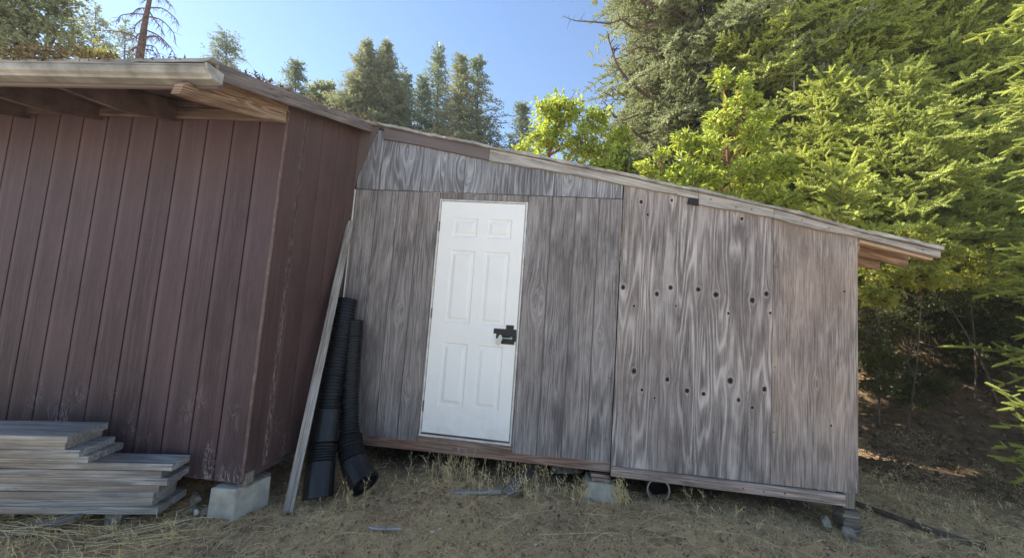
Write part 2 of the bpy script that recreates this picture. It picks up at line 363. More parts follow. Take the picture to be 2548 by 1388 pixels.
# ------------------------------------------------------------------ ground
def sstep(x, a, b):
    t = np.clip((x-a)/(b-a), 0, 1); return t*t*(3-2*t)
def gz(x, y):
    x = np.asarray(x, float); y = np.asarray(y, float)
    s = y - 1.9 + 0.42*(x-4.0)
    sp = np.where(s > 0, s*s/(s+1.2), 0)
    bank = np.minimum(0.62*sp, 4.0)*sstep(x, 1.0, 3.6)
    bump = 0.018*np.sin(x*2.3+0.7*y)*np.cos(y*2.9-x) + 0.012*np.sin(x*7.1+y*3.3) + 0.008*np.sin(x*15+1.0)*np.sin(y*13)
    lump = 0.09*np.exp(-(((x-4.6)/0.9)**2 + ((y-1.3)/0.5)**2))
    return -0.355 + bank + bump + lump
def build_ground():
    xs = np.concatenate([np.linspace(-900, -60, 8), np.linspace(-50, -6, 16), np.linspace(-5, 7.5, 210), np.linspace(8, 40, 40), np.linspace(50, 900, 8)])
    ys = np.concatenate([np.linspace(-900, -30, 8), np.linspace(-25, -3.6, 20), np.linspace(-3.4, 4.6, 140), np.linspace(4.8, 14, 46), np.linspace(15, 60, 20), np.linspace(80, 900, 8)])
    X, Y = np.meshgrid(xs, ys); Z = gz(X, Y)
    Z = Z + 0.006*RNG.standard_normal(Z.shape)*((abs(X) < 8) & (abs(Y) < 5))
    v = np.stack([X, Y, Z], -1).reshape(-1, 3); nx, ny = len(xs), len(ys)
    i = np.arange(ny-1)[:, None]*nx + np.arange(nx-1)[None]
    f = np.stack([i, i+1, i+nx+1, i+nx], -1).reshape(-1, 4)
    me = bpy.data.meshes.new('ground'); me.from_pydata(v.tolist(), [], f.tolist()); me.update()
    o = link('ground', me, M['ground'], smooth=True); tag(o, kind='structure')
build_ground()

# ------------------------------------------------------------------ siding panels
def knots_field(x, z, knots, eyes):
    """x shifted so the grain flows around every knot; distance to nearest knot in knot radii"""
    dx = np.zeros_like(x); kd = np.full_like(x, 9.0)
    for (kx, kz, r) in knots:
        a = r*1.7; ddx, ddz = x-kx, (z-kz)*0.42; rr = ddx**2+ddz**2
        dx -= ddx*a*a/(rr+(0.8*a)**2)
        kd = np.minimum(kd, np.sqrt(ddx**2+((z-kz)*0.85)**2)/r)
    for (kx, kz, a) in eyes:
        ddx, ddz = x-kx, (z-kz)*0.4; rr = ddx**2+ddz**2
        dx -= ddx*a*a/(rr+(0.6*a)**2)
    return dx, kd
def panel(name, x0, x1, zb, zt, mapf, mat, parent, grooves=(), th=0.012, step=0.02, zstep=0.02, knots=(), eyes=(), off=(0, 0), gdep=0.009, gw=0.008, band=0.0, worn=(), zoff=0.0):
    """siding sheet between x0 and x1, bottom zb(x), top zt(x); vertical grooves are cut into the face. mapf(u, z, d) -> xyz"""
    us = list(np.arange(x0, x1, step)) + [x1]
    gs = []
    for g in grooves:
        if x0+gw < g < x1-gw: gs += [g-gw/2-.0012, g-gw/2, g+gw/2, g+gw/2+.0012]
    for g in list(worn): us += [g-.006, g, g+.006] if x0+.01 < g < x1-.01 else []
    us = sorted([u for u in us if all(abs(u-q) > 0.0045 for q in gs)] + gs)
    us = np.array(us); nz = max(2, int((zt(x0)-zb(x0))/zstep))
    T = np.linspace(0, 1, nz+1)
    U = np.repeat(us[:, None], nz+1, 1); ZB = np.array([zb(u) for u in us])[:, None]; ZT = np.array([zt(u) for u in us])[:, None]
    Z = ZB + (ZT-ZB)*T[None]
    D = np.zeros_like(U)
    for g in grooves: D[np.abs(U-g) < gw/2+1e-6] = -gdep
    dx, kd = knots_field(U, Z, knots, eyes)
    board = np.zeros_like(U)
    for g in grooves: board = board + (U > g)
    tone = np.zeros_like(U)
    if band:
        for g in grooves:
            d_ = U-g
            tone += band*np.exp(-((d_-0.022)/0.017)**2) + band*0.5*np.exp(-((d_+0.028)/0.02)**2)  # sheen beside each groove, painted into the tone
    if band:
        rb = random.Random(len(grooves)); var = [rb.uniform(-.1, .3) for _ in range(40)]
        tone = tone + np.take(var, board.astype(int) % 40)
    kk = kd if (knots or eyes) else np.zeros_like(U)
    for g in worn: kk = kk + (np.abs(U-g) < 0.007)
    P = np.stack(mapf(U, Z, D), -1)
    n1, n2 = U.shape
    idx = np.arange(n1*n2).reshape(n1, n2)
    f = np.stack([idx[:-1, :-1], idx[1:, :-1], idx[1:, 1:], idx[:-1, 1:]], -1).reshape(-1, 4).tolist()
    gr = np.stack([Z+off[0]+board*0.9*(1 if band == 0 else 0), U+dx+off[1]+board*0.37*(1 if band == 0 else 0), np.zeros_like(U)], -1)
    mb = MB(); mb.v = P.reshape(-1, 3).tolist(); mb.f = f; mb.g = gr.reshape(-1, 3).tolist(); mb.t = tone.ravel().tolist(); mb.k = kk.ravel().tolist()
    # edges and back
    rim = list(idx[:, 0]) + list(idx[-1, 1:]) + list(idx[-2::-1, -1]) + list(idx[0, -2:0:-1])
    pu, pz, pd = U.ravel()[rim], Z.ravel()[rim], D.ravel()[rim]
    back = np.stack(mapf(pu, pz, np.full_like(pu, -th)), -1)
    n0 = len(mb.v); fs = []
    R = len(rim)
    for q in range(R): mb.f.append((int(rim[q]), n0+q, n0+(q+1) % R, int(rim[(q+1) % R])))
    mb.v += back.tolist(); mb.g += gr.reshape(-1, 3)[rim].tolist(); mb.t += [0.0]*R; mb.k += (kk.ravel()[rim]).tolist()
    mb.f.append(tuple(n0+q for q in range(R-1, -1, -1)))
    return obj(name, mb, mat, parent)
def lerp(pts):
    xs, zs = [p[0] for p in pts], [p[1] for p in pts]
    return lambda x: float(np.interp(x, xs, zs))

# ------------------------------------------------------------------ grey shed
GS = empty('grey_shed', (1.3, 1.0, -0.10), 'weathered grey plywood lean-to shed with white door and sloping roof', 'shed')
mapY = lambda y: (lambda u, z, d: (u, y-d+np.zeros_like(u), z))
TOP = lerp([(-0.86, 2.735), (0.405, 2.505), (1.587, 2.295), (2.776, 2.06), (3.44, 1.90), (4.0, 1.79)])
flat = lambda v: (lambda x: v)
DX0, DX1, DZ1 = -0.022, 0.784, 2.052
gro = [-0.62, -0.417, -0.214]
# upper band
panel('upper_panel', -0.832, 1.59, flat(2.118), lambda x: TOP(x)-0.01, mapY(-0.004), M['ply_top'], GS,
      grooves=[-0.61, -0.215, 0.188, 0.591, 0.797, 1.002, 1.37], eyes=[(0.20, 2.36, 0.10), (-0.35, 2.48, 0.07), (1.12, 2.30, 0.05)], off=(0, 0))
# left of the door, over the door, right of the door
panel('plywood_panel', -0.836, -0.024, flat(-0.086), flat(2.112), mapY(0.0), M['ply_a'], GS, grooves=gro, eyes=[(-0.3, 1.0, 0.05), (-0.55, 0.5, 0.04), (-0.16, 0.35, 0.05)], off=(3, 2))
panel('header_panel', -0.020, 0.782, flat(2.054), flat(2.112), mapY(0.0), M['ply_a'], GS, grooves=[0.188, 0.39, 0.591], off=(7, 1))
panel('plywood_panel', 0.787, 1.594, lerp([(0.787, -0.092), (1.594, -0.072)]), flat(2.112), mapY(0.0), M['ply_a'], GS, grooves=[0.80+0.195, 1.20, 1.40],
      eyes=[(0.93, 1.18, 0.07), (1.47, 0.93, 0.04)], off=(11, 4))
KN = [(1.748,2.095,.026),(1.998,2.119,.019),(1.806,1.985,.018),(2.56,1.984,.022),(1.632,1.355,.024),(1.908,1.319,.021),(2.015,1.38,.021),(2.235,1.378,.022),(2.374,1.344,.025),(2.653,1.318,.024),(2.759,1.377,.022),(1.727,1.206,.012),(2.062,1.23,.010),(2.474,1.2,.014),(2.79,1.225,.014),(1.751,.671,.024),(2.017,.63,.019),(2.499,.665,.027),(1.821,.528,.014),(1.922,.473,.011),(2.173,.555,.020),(2.3,.542,.019),(2.756,.623,.021),(2.566,.52,.018),(2.669,.471,.014)]
KN = [(a, b_, c*(0.55 if b_ > 1.9 else 0.78)) for a, b_, c in KN]
panel('knotty_panel', 1.602, 2.806, flat(-0.092), lambda x: TOP(x)-0.01, mapY(-0.006), M['ply_b'], GS, step=0.0075, zstep=0.0075, knots=KN,
      eyes=[(2.5, 1.7, 0.03)], off=(20, 7))
panel('end_panel', 2.811, 3.432, lerp([(2.811, -0.093), (3.43, -0.09)]), lambda x: TOP(x)-0.01, mapY(-0.004), M['ply_c'], GS, step=0.01, zstep=0.01,
      knots=[(3.242, .392, .009), (3.336, 1.435, .009)], eyes=[(3.05, 1.75, .02), (3.13, 0.7, .03)], off=(30, 3))
# side and back walls, floor, roof
panel('side_panel', 0.0, 2.1, flat(-0.09), flat(1.87), lambda u, z, d: (3.426+d, u+0.004, z), M['ply_c'], GS, off=(2, 9), step=0.1, zstep=0.1)
mb = MB(); mb.box((-0.83, 2.09, -0.09), (1, 0, 0), (0, 1, 0), (0, 0, 1), 4.24, 0.012, 1.96); obj('back_panel', mb, M['dark_wood'], GS)
mb = MB(); mb.box((-0.82, 0.03, -0.088), (1, 0, 0), (0, 1, 0), (0, 0, 1), 4.22, 2.05, 0.02); obj('floor_deck', mb, M['dark_wood'], GS)
mb = MB(); mb.box((-0.83, 2.075, -0.60), (1, 0, 0), (0, 1, 0), (0, 0, 1), 4.26, 0.012, 0.52); obj('back_light_blocker', mb, M['dark_wood'], GS)  # added to keep light from entering under the floor at the back
mb = MB(); mb.box((3.40, 1.0, -0.60), (0, 1, 0), (1, 0, 0), (0, 0, 1), 1.07, 0.012, 0.515); obj('side_light_blocker', mb, M['dark_wood'], GS)  # added at the side as well, to keep the underfloor dark
# floor joists seen from below
for jy in (0.5, 0.95, 1.4, 1.85):
    mb = MB(); mb.box((-0.8, jy, -0.18), (1, 0, 0), (0, 1, 0), (0, 0, 1), 4.15, 0.04, 0.09); obj('floor_joist', mb, M['dark_wood'], GS)
# rim beams
mb = MB(); mb.bar((-0.83, 0.030, -0.130), (1.598, 0.030, -0.110), (0, 0, 1), 0.045, 0.088, seg=14, wob=0.0015); obj('rim_beam', mb, M['beam'], GS)
mb = MB(); mb.bar((-0.02, -0.004, -0.047), (0.786, -0.004, -0.047), (0, 0, 1), 0.022, 0.075, seg=4); obj('sill_board', mb, M['beam'], GS)
mb = MB(); mb.bar((1.604, -0.012, -0.130), (3.325, -0.012, -0.142), (0, 0, 1), 0.036, 0.078, seg=14, wob=0.001); o = obj('rim_beam', mb, M['beam_pale'], GS); o['label'] = 'pale grey rim beam under the knotty panels'
mb = MB(); mb.box((3.34, 0.012, -0.21), (0, 0, 1), (1, 0, 0), (0, 1, 0), 0.12, 0.085, 0.085); obj('corner_post', mb, M['plank_end'], GS)
# roof deck
def roof_sheet(name, mat, parent, edge, y0, y1, th=0.02, jag=0.012):
    xs = np.arange(edge[0][0], edge[-1][0]+0.001, 0.045); ys = np.linspace(y0, y1, 26)
    E = lerp(edge); mb = MB(); vs = []
    for k in (0, 1):
        for x in xs:
            for j, y in enumerate(ys):
                jj = random.uniform(-jag, jag) if j == 0 else 0
                z = E(x) + 0.004*math.sin(x*9)+(0.006*random.random() if k == 0 else -th)
                vs.append((x, y+jj, z))
    nx, ny = len(xs), len(ys); N = nx*ny; fs = []
    for i in range(nx-1):
        for j in range(ny-1):
            a = i*ny+j; fs.append((a, a+ny, a+ny+1, a+1)); fs.append((N+a, N+a+1, N+a+ny+1, N+a+ny))
    for i in range(nx-1):
        a = i*ny; fs.append((a, N+a, N+a+ny, a+ny)); a += ny-1; fs.append((a, a+ny, N+a+ny, N+a))
    for j in range(ny-1):
        fs.append((j, j+1, N+j+1, N+j)); a = (nx-1)*ny+j; fs.append((a, N+a, N+a+1, a+1))
    mb.add(vs, fs); return obj(name, mb, mat, parent)
roof_sheet('roof', M['roof'], GS, [(-0.86, 2.772), (0.405, 2.543), (1.587, 2.326), (2.776, 2.092), (3.483, 1.918), (4.02, 1.815)], -0.055, 2.35)
# barge boards along the rake
def barge(name, pts_t, pts_b, y, th, mat, label=None, parent=GS):
    mb = MB(); xs = np.arange(pts_t[0][0], pts_t[-1][0], 0.05).tolist() + [pts_t[-1][0]]
    T, Bm = lerp(pts_t), lerp(pts_b); vs, gr, fs = [], [], []; o_ = random.random()*30
    for x in xs:
        z1, z0 = T(x), Bm(x)
        z0 += 0.0018*math.sin(x*23)
        for (yy, zz) in ((y, z0), (y-th, z0+.002), (y-th, z1-.002), (y, z1)):
            vs.append((x, yy, zz)); gr.append((x+o_, zz+0.2*x, yy))
    for i in range(len(xs)-1):
        for j in range(4): fs.append((i*4+j, i*4+(j+1) % 4, (i+1)*4+(j+1) % 4, (i+1)*4+j))
    fs += [(3, 2, 1, 0), tuple(len(vs)-4+j for j in range(4))]
    mb.add(vs, fs, gr); o = obj(name, mb, mat, parent)
    if label: o['label'] = label
    return o
barge('barge_board', [(-0.607, 2.700), (0.405, 2.520)], [(-0.60, 2.592), (-0.3, 2.549), (0.394, 2.418)], -0.008, 0.020, M['brown_board'], 'brown painted barge board')
barge('barge_board', [(0.408, 2.519), (1.587, 2.303), (2.204, 2.183)], [(0.399, 2.413), (0.9, 2.345), (1.2, 2.300), (1.6, 2.232), (2.204, 2.132)], -0.010, 0.022, M['fascia'], 'bleached grey barge board beside the black patch')
barge('barge_board', [(2.208, 2.182), (2.776, 2.070), (2.79, 2.067)], [(2.208, 2.083), (2.746, 2.006), (2.79, 1.996)], -0.010, 0.024, M['fascia'], 'bleached grey barge board with a rust mark')
barge('barge_board', [(2.793, 2.066), (3.483, 1.896), (3.992, 1.790)], [(2.793, 1.994), (3.098, 1.918), (3.44, 1.866), (3.981, 1.738)], -0.010, 0.026, M['fascia'], 'bleached grey barge board reaching past the corner')
mb = MB(); mb.box((2.125, -0.030, 2.090), (1, 0, -0.18), (0, 1, 0), (0.18, 0, 1), 0.082, 0.02, 0.05); obj('black_patch', mb, M['tape'], GS)
# overhang at the right end: strips and rafter tails
mb = MB(); mb.bar((3.44, 0.03, 1.852), (3.975, 0.03, 1.735), (0, 0, 1), 0.05, 0.028, seg=3); obj('fly_strip', mb, M['rafter_pale'], GS)
for yy, xe in ((0.21, 3.96), (0.44, 3.93), (0.95, 3.95), (1.5, 3.95), (2.0, 3.95)):
    mb = MB(); mb.bar((3.0, yy, 1.94), (xe, yy, 1.735), (0, 0, 1), 0.038, 0.095, seg=6, wob=0.001); obj('rafter_tail', mb, M['rafter'], GS)
mb = MB(); mb.box((3.43, 0.0, 1.76), (0, 1, 0), (1, 0, 0), (0, 0, 1), 2.1, 0.02, 0.12); obj('eave_board', mb, M['rafter'], GS)
# corner battens / seams
mb = MB(); mb.bar((-0.842, -0.006, 0.9), (-0.842, -0.006, 2.11), (0, 1, 0), 0.012, 0.012); obj('corner_strip', mb, M['frame_white'], GS)
mb = MB(); mb.box((-0.855, -0.022, 2.27), (0, 0, 1), (1, 0, 0), (0, 1, 0), 0.44, 0.02, 0.02)
mb = MB()
vs = [(-0.852, -0.014, 2.10), (-0.822, -0.014, 2.25), (-0.668, -0.014, 2.712), (-0.852, -0.014, 2.745)]
mb.add(vs + [(a, -0.004, c) for a, b_, c in vs], [(0, 1, 2, 3), (7, 6, 5, 4), (0, 4, 5, 1), (1, 5, 6, 2), (2, 6, 7, 3), (3, 7, 4, 0)])
obj('paint_overlap_board', mb, M['brown_board'], GS)
# nail heads
mb = MB()
for (x, z) in [(-.83+.25, 2.10), (-.05, 2.098), (0.0, 2.097), (.30, 2.097), (.73, 2.095), (.62, 2.14), (2.02, 2.165), (2.3, 2.13), (2.5, 2.07), (2.62, 2.06), (3.0, 1.985), (3.2, 1.93), (3.87, 1.79), (1.55, .1), (1.56, .6), (1.57, 1.4), (2.83, .3), (2.83, .8), (2.83, 1.6), (1.9, -.13), (2.6, -.14), (2.75, -.145), (2.9, -.14), (.3, -.11)]:
    yy = -0.037 if z > 1.75 and x > 1.9 else (-0.032 if z < -.12 else -0.006)
    mb = MB(); mb.tube([(x, yy+.003, z), (x, yy-.003, z)], [0.006, 0.005], 7); obj('nail_head', mb, M['metal_dark'], GS)

# ------------------------------------------------------------------ door
DOORX, DOORZ, DOORY = 0.762, 2.032, -0.006
def build_door():
    P = []
    for (a, b_) in ((0.122, 0.345), (0.431, 0.654)):
        for (c, d_) in ((0.239, 0.777), (0.953, 1.593), (1.715, 1.886)): P.append((a, b_, c, d_))
    prof = [(0, 0), (0.005, -0.007), (0.012, -0.012), (0.018, -0.010), (0.022, -0.0095), (0.028, -0.008), (0.046, 0.000), (0.050, 0.001)]
    offs = [p[0] for p in prof]
    xs = {0.0, DOORX, 0.003, DOORX-0.003}; zs = {0.0, DOORZ, 0.003, DOORZ-0.003}
    for (a, b_, c, d_) in P:
        for o_ in offs: xs |= {round(a+o_, 4), round(b_-o_, 4)}; zs |= {round(c+o_, 4), round(d_-o_, 4)}
    xs = sorted(xs); zs = sorted(zs)
    def dep(x, z):
        for (a, b_, c, d_) in P:
            m_ = min(x-a, b_-x, z-c, d_-z)
            if m_ >= -1e-6: return float(np.interp(m_, offs, [p[1] for p in prof]))
        if x in (0.0, DOORX) or z in (0.0, DOORZ): return -0.003
        return 0.0
    mb = MB(); nz = len(zs); vs = []
    for x in xs:
        for z in zs: vs.append((x, DOORY-dep(x, z), z))
    fs = [(i*nz+j, (i+1)*nz+j, (i+1)*nz+j+1, i*nz+j+1) for i in range(len(xs)-1) for j in range(nz-1)]
    n = len(vs); yb = DOORY+0.04
    vs += [(0, yb, 0), (DOORX, yb, 0), (DOORX, yb, DOORZ), (0, yb, DOORZ)]
    nx = len(xs)
    fs.append((n, n+3, n+2, n+1))
    fs.append(tuple([n, n+1] + [i*nz for i in range(nx-1, -1, -1)]))
    fs.append(tuple([n+2, n+3] + [i*nz+nz-1 for i in range(nx)]))
    fs.append(tuple([n+1, n+2] + [(nx-1)*nz+j for j in range(nz-1, -1, -1)]))
    fs.append(tuple([n+3, n] + [j for j in range(nz)]))
    mb.add(vs, fs); return obj('door', mb, M['door'], GS)
door = build_door(); door['label'] = 'clean white six panel door'
mb = MB()
fw = 0.016
mb.box((-0.020, -0.012, -0.012), (0, 0, 1), (1, 0, 0), (0, 1, 0), 2.064, fw, 0.06, seg=6)
mb.box((DOORX+0.004, -0.012, -0.012), (0, 0, 1), (1, 0, 0), (0, 1, 0), 2.064, fw, 0.06, seg=6)
mb.box((-0.0035, -0.012, 2.036), (1, 0, 0), (0, 1, 0), (0, 0, 1), 0.769, 0.06, 0.014, seg=2)
obj('door_frame', mb, M['frame_white'], GS)
mb = MB(); mb.box((-0.02, -0.020, -0.030), (1, 0, 0), (0, 1, 0), (0, 0, 1), 0.80, 0.07, 0.017); obj('threshold', mb, M['frame_white'], GS)
for hz_ in (0.22, 1.02, 1.80):
    mb = MB(); mb.box((-0.008, -0.016, hz_-0.045), (0, 0, 1), (1, 0, 0), (0, 1, 0), 0.09, 0.010, 0.010); obj('hinge', mb, M['metal_dark'], door)
mb = MB()
def tp(x0, x1, z0, z1, k, slope=0.0):
    y = DOORY-0.0035-0.0008*k
    mb.add([(x0, y, z0), (x1, y, z0+slope), (x1, y, z1+slope), (x0, y, z1), (x0, y+.003, z0), (x1, y+.003, z0+slope), (x1, y+.003, z1+slope), (x0, y+.003, z1)],
           [(0, 1, 2, 3), (4, 7, 6, 5), (0, 4, 5, 1), (1, 5, 6, 2), (2, 6, 7, 3), (3, 7, 4, 0)])
tp(0.563, 0.760, 0.886, 0.930, 3, 0.003); tp(0.668, 0.735, 0.85, 0.967, 2); tp(0.587, 0.68, 0.846, 0.89, 1); tp(0.634, 0.749, 0.803, 0.87, 4, 0.0); tp(0.70, 0.761, 0.829, 0.90, 5)
obj('black_tape', mb, M['tape'], door)
mb = MB()
mb.tube([(0.646, -0.014, 0.858), (0.646, -0.045, 0.858), (0.650, -0.050, 0.857), (0.700, -0.050, 0.856), (0.716, -0.046, 0.860), (0.718, -0.014, 0.862)], [0.004]*6, 8)
mb.tube([(0.718, -0.011, 0.858), (0.718, -0.035, 0.858)], [0.013, 0.011], 12)
obj('latch_handle', mb, M['steel'], door, True)
mb = MB()
tg = [(0.622, 0.883), (0.640, 0.880), (0.648, 0.845), (0.618, 0.786), (0.592, 0.808), (0.604, 0.845)]
mb.add([(x, -0.052, z) for x, z in tg]+[(x, -0.046, z) for x, z in tg], [(0, 5, 4, 3, 2, 1), (6, 7, 8, 9, 10, 11)]+[(i, (i+1) % 6, 6+(i+1) % 6, 6+i) for i in range(6)])
obj('hanging_tag', mb, M['tag'], door)

# ------------------------------------------------------------------ brown shed
BS = empty('brown_shed', (-2.4, -0.2, -0.13), 'dark brown painted board shed with metal gutter and low eave', 'shed')
yF = lambda X: -0.905 + (X+0.86)*0.02
CX = -0.865
gb = [CX - 0.012 - 0.2*i for i in range(0, 19)]
gb = [-1.065-0.2*i for i in range(0, 17)]
panel('front_siding', -4.4, CX, lerp([(-4.4, -0.10), (-2.0, -0.135), (-0.86, -0.142)]), flat(2.40), lambda u, z, d: (u, -0.905+(u+0.86)*0.02-d, z), M['brown_front'], BS,
      grooves=gb, band=0.6, step=0.02, zstep=0.05, gdep=0.009, gw=0.009, worn=[-0.872], th=0.014)
RT = lerp([(-0.90, 2.43), (0.0, 2.72)])
panel('return_siding', -0.903, -0.002, lerp([(-0.90, -0.078), (0.0, -0.12)]), RT, lambda u, z, d: (CX+0.012+d, u, z), M['brown_side'], BS,
      grooves=[-0.73, -0.53, -0.33, -0.13], band=0.35, step=0.02, zstep=0.05, gdep=0.005, worn=[-0.895, -0.745, -0.73], th=0.012)
mb = MB(); mb.box((CX-0.006, -0.915, -0.125), (0, 0, 1), (1, 0, 0), (0, 1, 0), 2.42, 0.02, 0.012, seg=30, wob=0.001)
mb.k = [1.0]*len(mb.v); obj('corner_batten', mb, M['brown_side'], BS)
# hidden walls of the same building
mb = MB(); mb.box((-4.4, 1.9, -0.12), (1, 0, 0), (0, 1, 0), (0, 0, 1), 3.53, 0.012, 2.35); obj('back_siding', mb, M['brown_front'], BS)
mb = MB(); mb.box((-4.41, -1.08, -0.12), (0, 1, 0), (-1, 0, 0), (0, 0, 1), 2.98, 0.012, 2.4); obj('left_siding', mb, M['brown_front'], BS)
mb = MB(); mb.box((-4.38, -0.86, -0.115), (1, 0, 0), (0, 1, 0), (0, 0, 1), 3.48, 2.7, 0.02); obj('floor_deck', mb, M['dark_wood'], BS)
mb = MB(); mb.box((-4.4, 1.88, -0.60), (1, 0, 0), (0, 1, 0), (0, 0, 1), 3.55, 0.012, 0.475); obj('back_light_blocker', mb, M['dark_wood'], BS)  # added behind the brown shed to shut light out below its floor
mb = MB(); mb.box((-0.91, -0.86, -0.138), (1, 0, 0), (0, 1, 0), (0, 0, 1), 0.04, 0.8, 0.10); obj('floor_joist', mb, M['dark_wood'], BS)
# frieze at the top of the front wall
mb = MB(); mb.bar((-4.4, -0.995, 2.345), (CX+0.012, -0.921, 2.318), (0, 0, 1), 0.022, 0.075, seg=20, wob=0.001); obj('frieze_board', mb, M['frieze'], BS)
mb = MB(); mb.bar((-4.4, -0.985, 2.41), (CX+0.012, -0.912, 2.405), (0, 0, 1), 0.02, 0.07, seg=6); obj('top_plate', mb, M['dark_wood'], BS)
# roof: low eave in front, ridge above the junction, second slope behind
SL = 0.318
ZE = lambda y: 2.215 + (y+1.62)*SL
def brown_roof():
    xs = np.arange(-4.7, -0.72, 0.06); mb = MB(); vs = []
    ys = np.concatenate([np.linspace(-1.60, 0.02, 22), np.linspace(0.2, 2.2, 10)])
    for k in (0, 1):
        for x in xs:
            e = x > -0.80
            for y in ys:
                z = ZE(y) if y <= 0.02 else ZE(0.02)-(y-0.02)*0.22
                z += 0.010*math.sin(y*11.0)+(0.008*math.sin(y*37+x*3) if e else 0) + random.uniform(-.003, .003)
                vs.append((x + (random.uniform(-0.02, 0.012) if e else 0), y, z + (0.030 if k == 0 else 0.012)))
    nx, ny = len(xs), len(ys); N = nx*ny; fs = []
    for i in range(nx-1):
        for j in range(ny-1):
            a = i*ny+j; fs.append((a, a+ny, a+ny+1, a+1)); fs.append((N+a, N+a+1, N+a+ny+1, N+a+ny))
    for i in range(nx-1):
        a = i*ny; fs.append((a, N+a, N+a+ny, a+ny)); a += ny-1; fs.append((a, a+ny, N+a+ny, N+a))
    for j in range(ny-1):
        fs.append((j, j+1, N+j+1, N+j)); a = (nx-1)*ny+j; fs.append((a, N+a, N+a+1, a+1))
    mb.add(vs, fs); return obj('roof', mb, M['roof'], BS)
brown_roof()
mb = MB(); mb.bar((-2.7, -0.80, ZE(-0.80)-0.004), (-2.7, -0.80, ZE(-0.80)-0.004+.001), (0, 1, 0), 3.9, 0.02) if False else None
mb.box((-4.65, -1.56, ZE(-1.56)-0.012), (1, 0, 0), (0, math.cos(math.atan(SL)), math.sin(math.atan(SL))), (0, -math.sin(math.atan(SL)), math.cos(math.atan(SL))), 3.88, 1.70, 0.018); obj('roof_deck', mb, M['dark_wood'], BS)
# rake board along the right edge
mb = MB()
pts = [(-1.56, 0.000), (-1.2, 0.004), (-0.9, -0.002), (-0.5, 0.003), (0.0, 0.0)]
for a, b_ in zip(pts[:-1], pts[1:]):
    pass
mb.bar((-0.745, -1.555, ZE(-1.555)-0.020), (-0.745, 0.01, ZE(0.01)-0.024), (0, 0, 1), 0.024, 0.082, seg=16, wob=0.002)
obj('rake_board', mb, M['rake'], BS)
# gutter with rolled lip, end cap
mb = MB()
prof = [(0.0, 0.10), (0.0, 0.0), (-0.055, 0.0), (-0.062, 0.018), (-0.078, 0.034), (-0.085, 0.055), (-0.085, 0.092), (-0.093, 0.092), (-0.093, 0.102), (-0.083, 0.104), (-0.079, 0.094), (-0.079, 0.055), (-0.072, 0.038), (-0.056, 0.022), (-0.050, 0.006), (-0.006, 0.006), (-0.006, 0.10)]
xs = np.linspace(-4.7, -0.715, 24); vs, fs = [], []; k = len(prof)
for x in xs:
    yy = -1.560 + (x+0.73)*0.019; dz = 0.003*math.sin(x*2.1)
    for (a, b_) in prof: vs.append((x, yy+a, 2.142+b_*0.55+dz))
for i in range(len(xs)-1):
    for j in range(k): fs.append((i*k+j, i*k+(j+1) % k, (i+1)*k+(j+1) % k, (i+1)*k+j))
fs += [tuple(range(k-1, -1, -1)), tuple((len(xs)-1)*k+j for j in range(k))]
mb.add(vs, fs); gut = obj('gutter', mb, M['gutter'], BS)
mb = MB(); pr = [(0.0, 0.0), (-0.057, -0.002), (-0.066, 0.018), (-0.081, 0.034), (-0.089, 0.055), (-0.096, 0.106), (0.0, 0.108)]
n = len(pr); vs = [(-0.716, -1.560+a, 2.142+b_*.55) for a, b_ in pr]+[(-0.704, -1.560+a, 2.142+b_*.55) for a, b_ in pr]
mb.add(vs, [tuple(range(n-1, -1, -1)), tuple(range(n, 2*n))]+[(i, (i+1) % n, n+(i+1) % n, n+i) for i in range(n)]); obj('end_cap', mb, M['gutter_old'], gut)
mb = MB(); mb.bar((-4.7, -1.618, 2.165), (-0.735, -1.545, 2.165), (0, 0, 1), 0.025, 0.075, seg=8); obj('eave_fascia', mb, M['brown_board'], BS)
# rafter tails: the corner one raw orange, the others dark
def rafter(x, mat, label=None, w_=0.045, corner=False):
    mb = MB(); x0, x1 = x-w_/2, x+w_/2
    P = [(-0.88, ZE(-0.88)-0.168), (-1.2, ZE(-1.2)-0.168), (-1.52, ZE(-1.52)-0.17), (-1.635, 2.050), (-1.620, 2.110), (-1.60, 2.132), (-1.54, 2.130), (-1.535, ZE(-1.535)-0.02), (-1.2, ZE(-1.2)-0.02), (-0.88, ZE(-0.88)-0.02)]
    if not corner: P = [P[0], (-1.25, ZE(-1.25)-0.165), (-1.538, 2.135), (-1.535, ZE(-1.535)-0.02), P[-2], P[-1]]
    n = len(P); o_ = random.random()*9
    mb.add([(x0, a, b_) for a, b_ in P]+[(x1, a, b_) for a, b_ in P], [tuple(range(n)), tuple(range(2*n-1, n-1, -1))]+[(i, n+i, n+(i+1) % n, (i+1) % n) for i in range(n)], [(o_-a, b_+a*SL*-1, x0) for a, b_ in P]*2)
    o = obj('rafter_tail', mb, mat, BS)
    if label: o['label'] = label
rafter(-0.880, M['rafter'], 'raw tan rafter tail at the corner', 0.05, True)
for x in (-1.72, -2.33, -2.94, -3.55, -4.16): rafter(x, M['dark_wood'])
# corner stub between floor and block
mb = MB(); mb.box((-0.872, -0.895, -0.155), (0, 0, 1), (1, 0, 0), (0, 1, 0), 0.075, 0.03, 0.07); obj('corner_post', mb, M['plank_end'], BS)

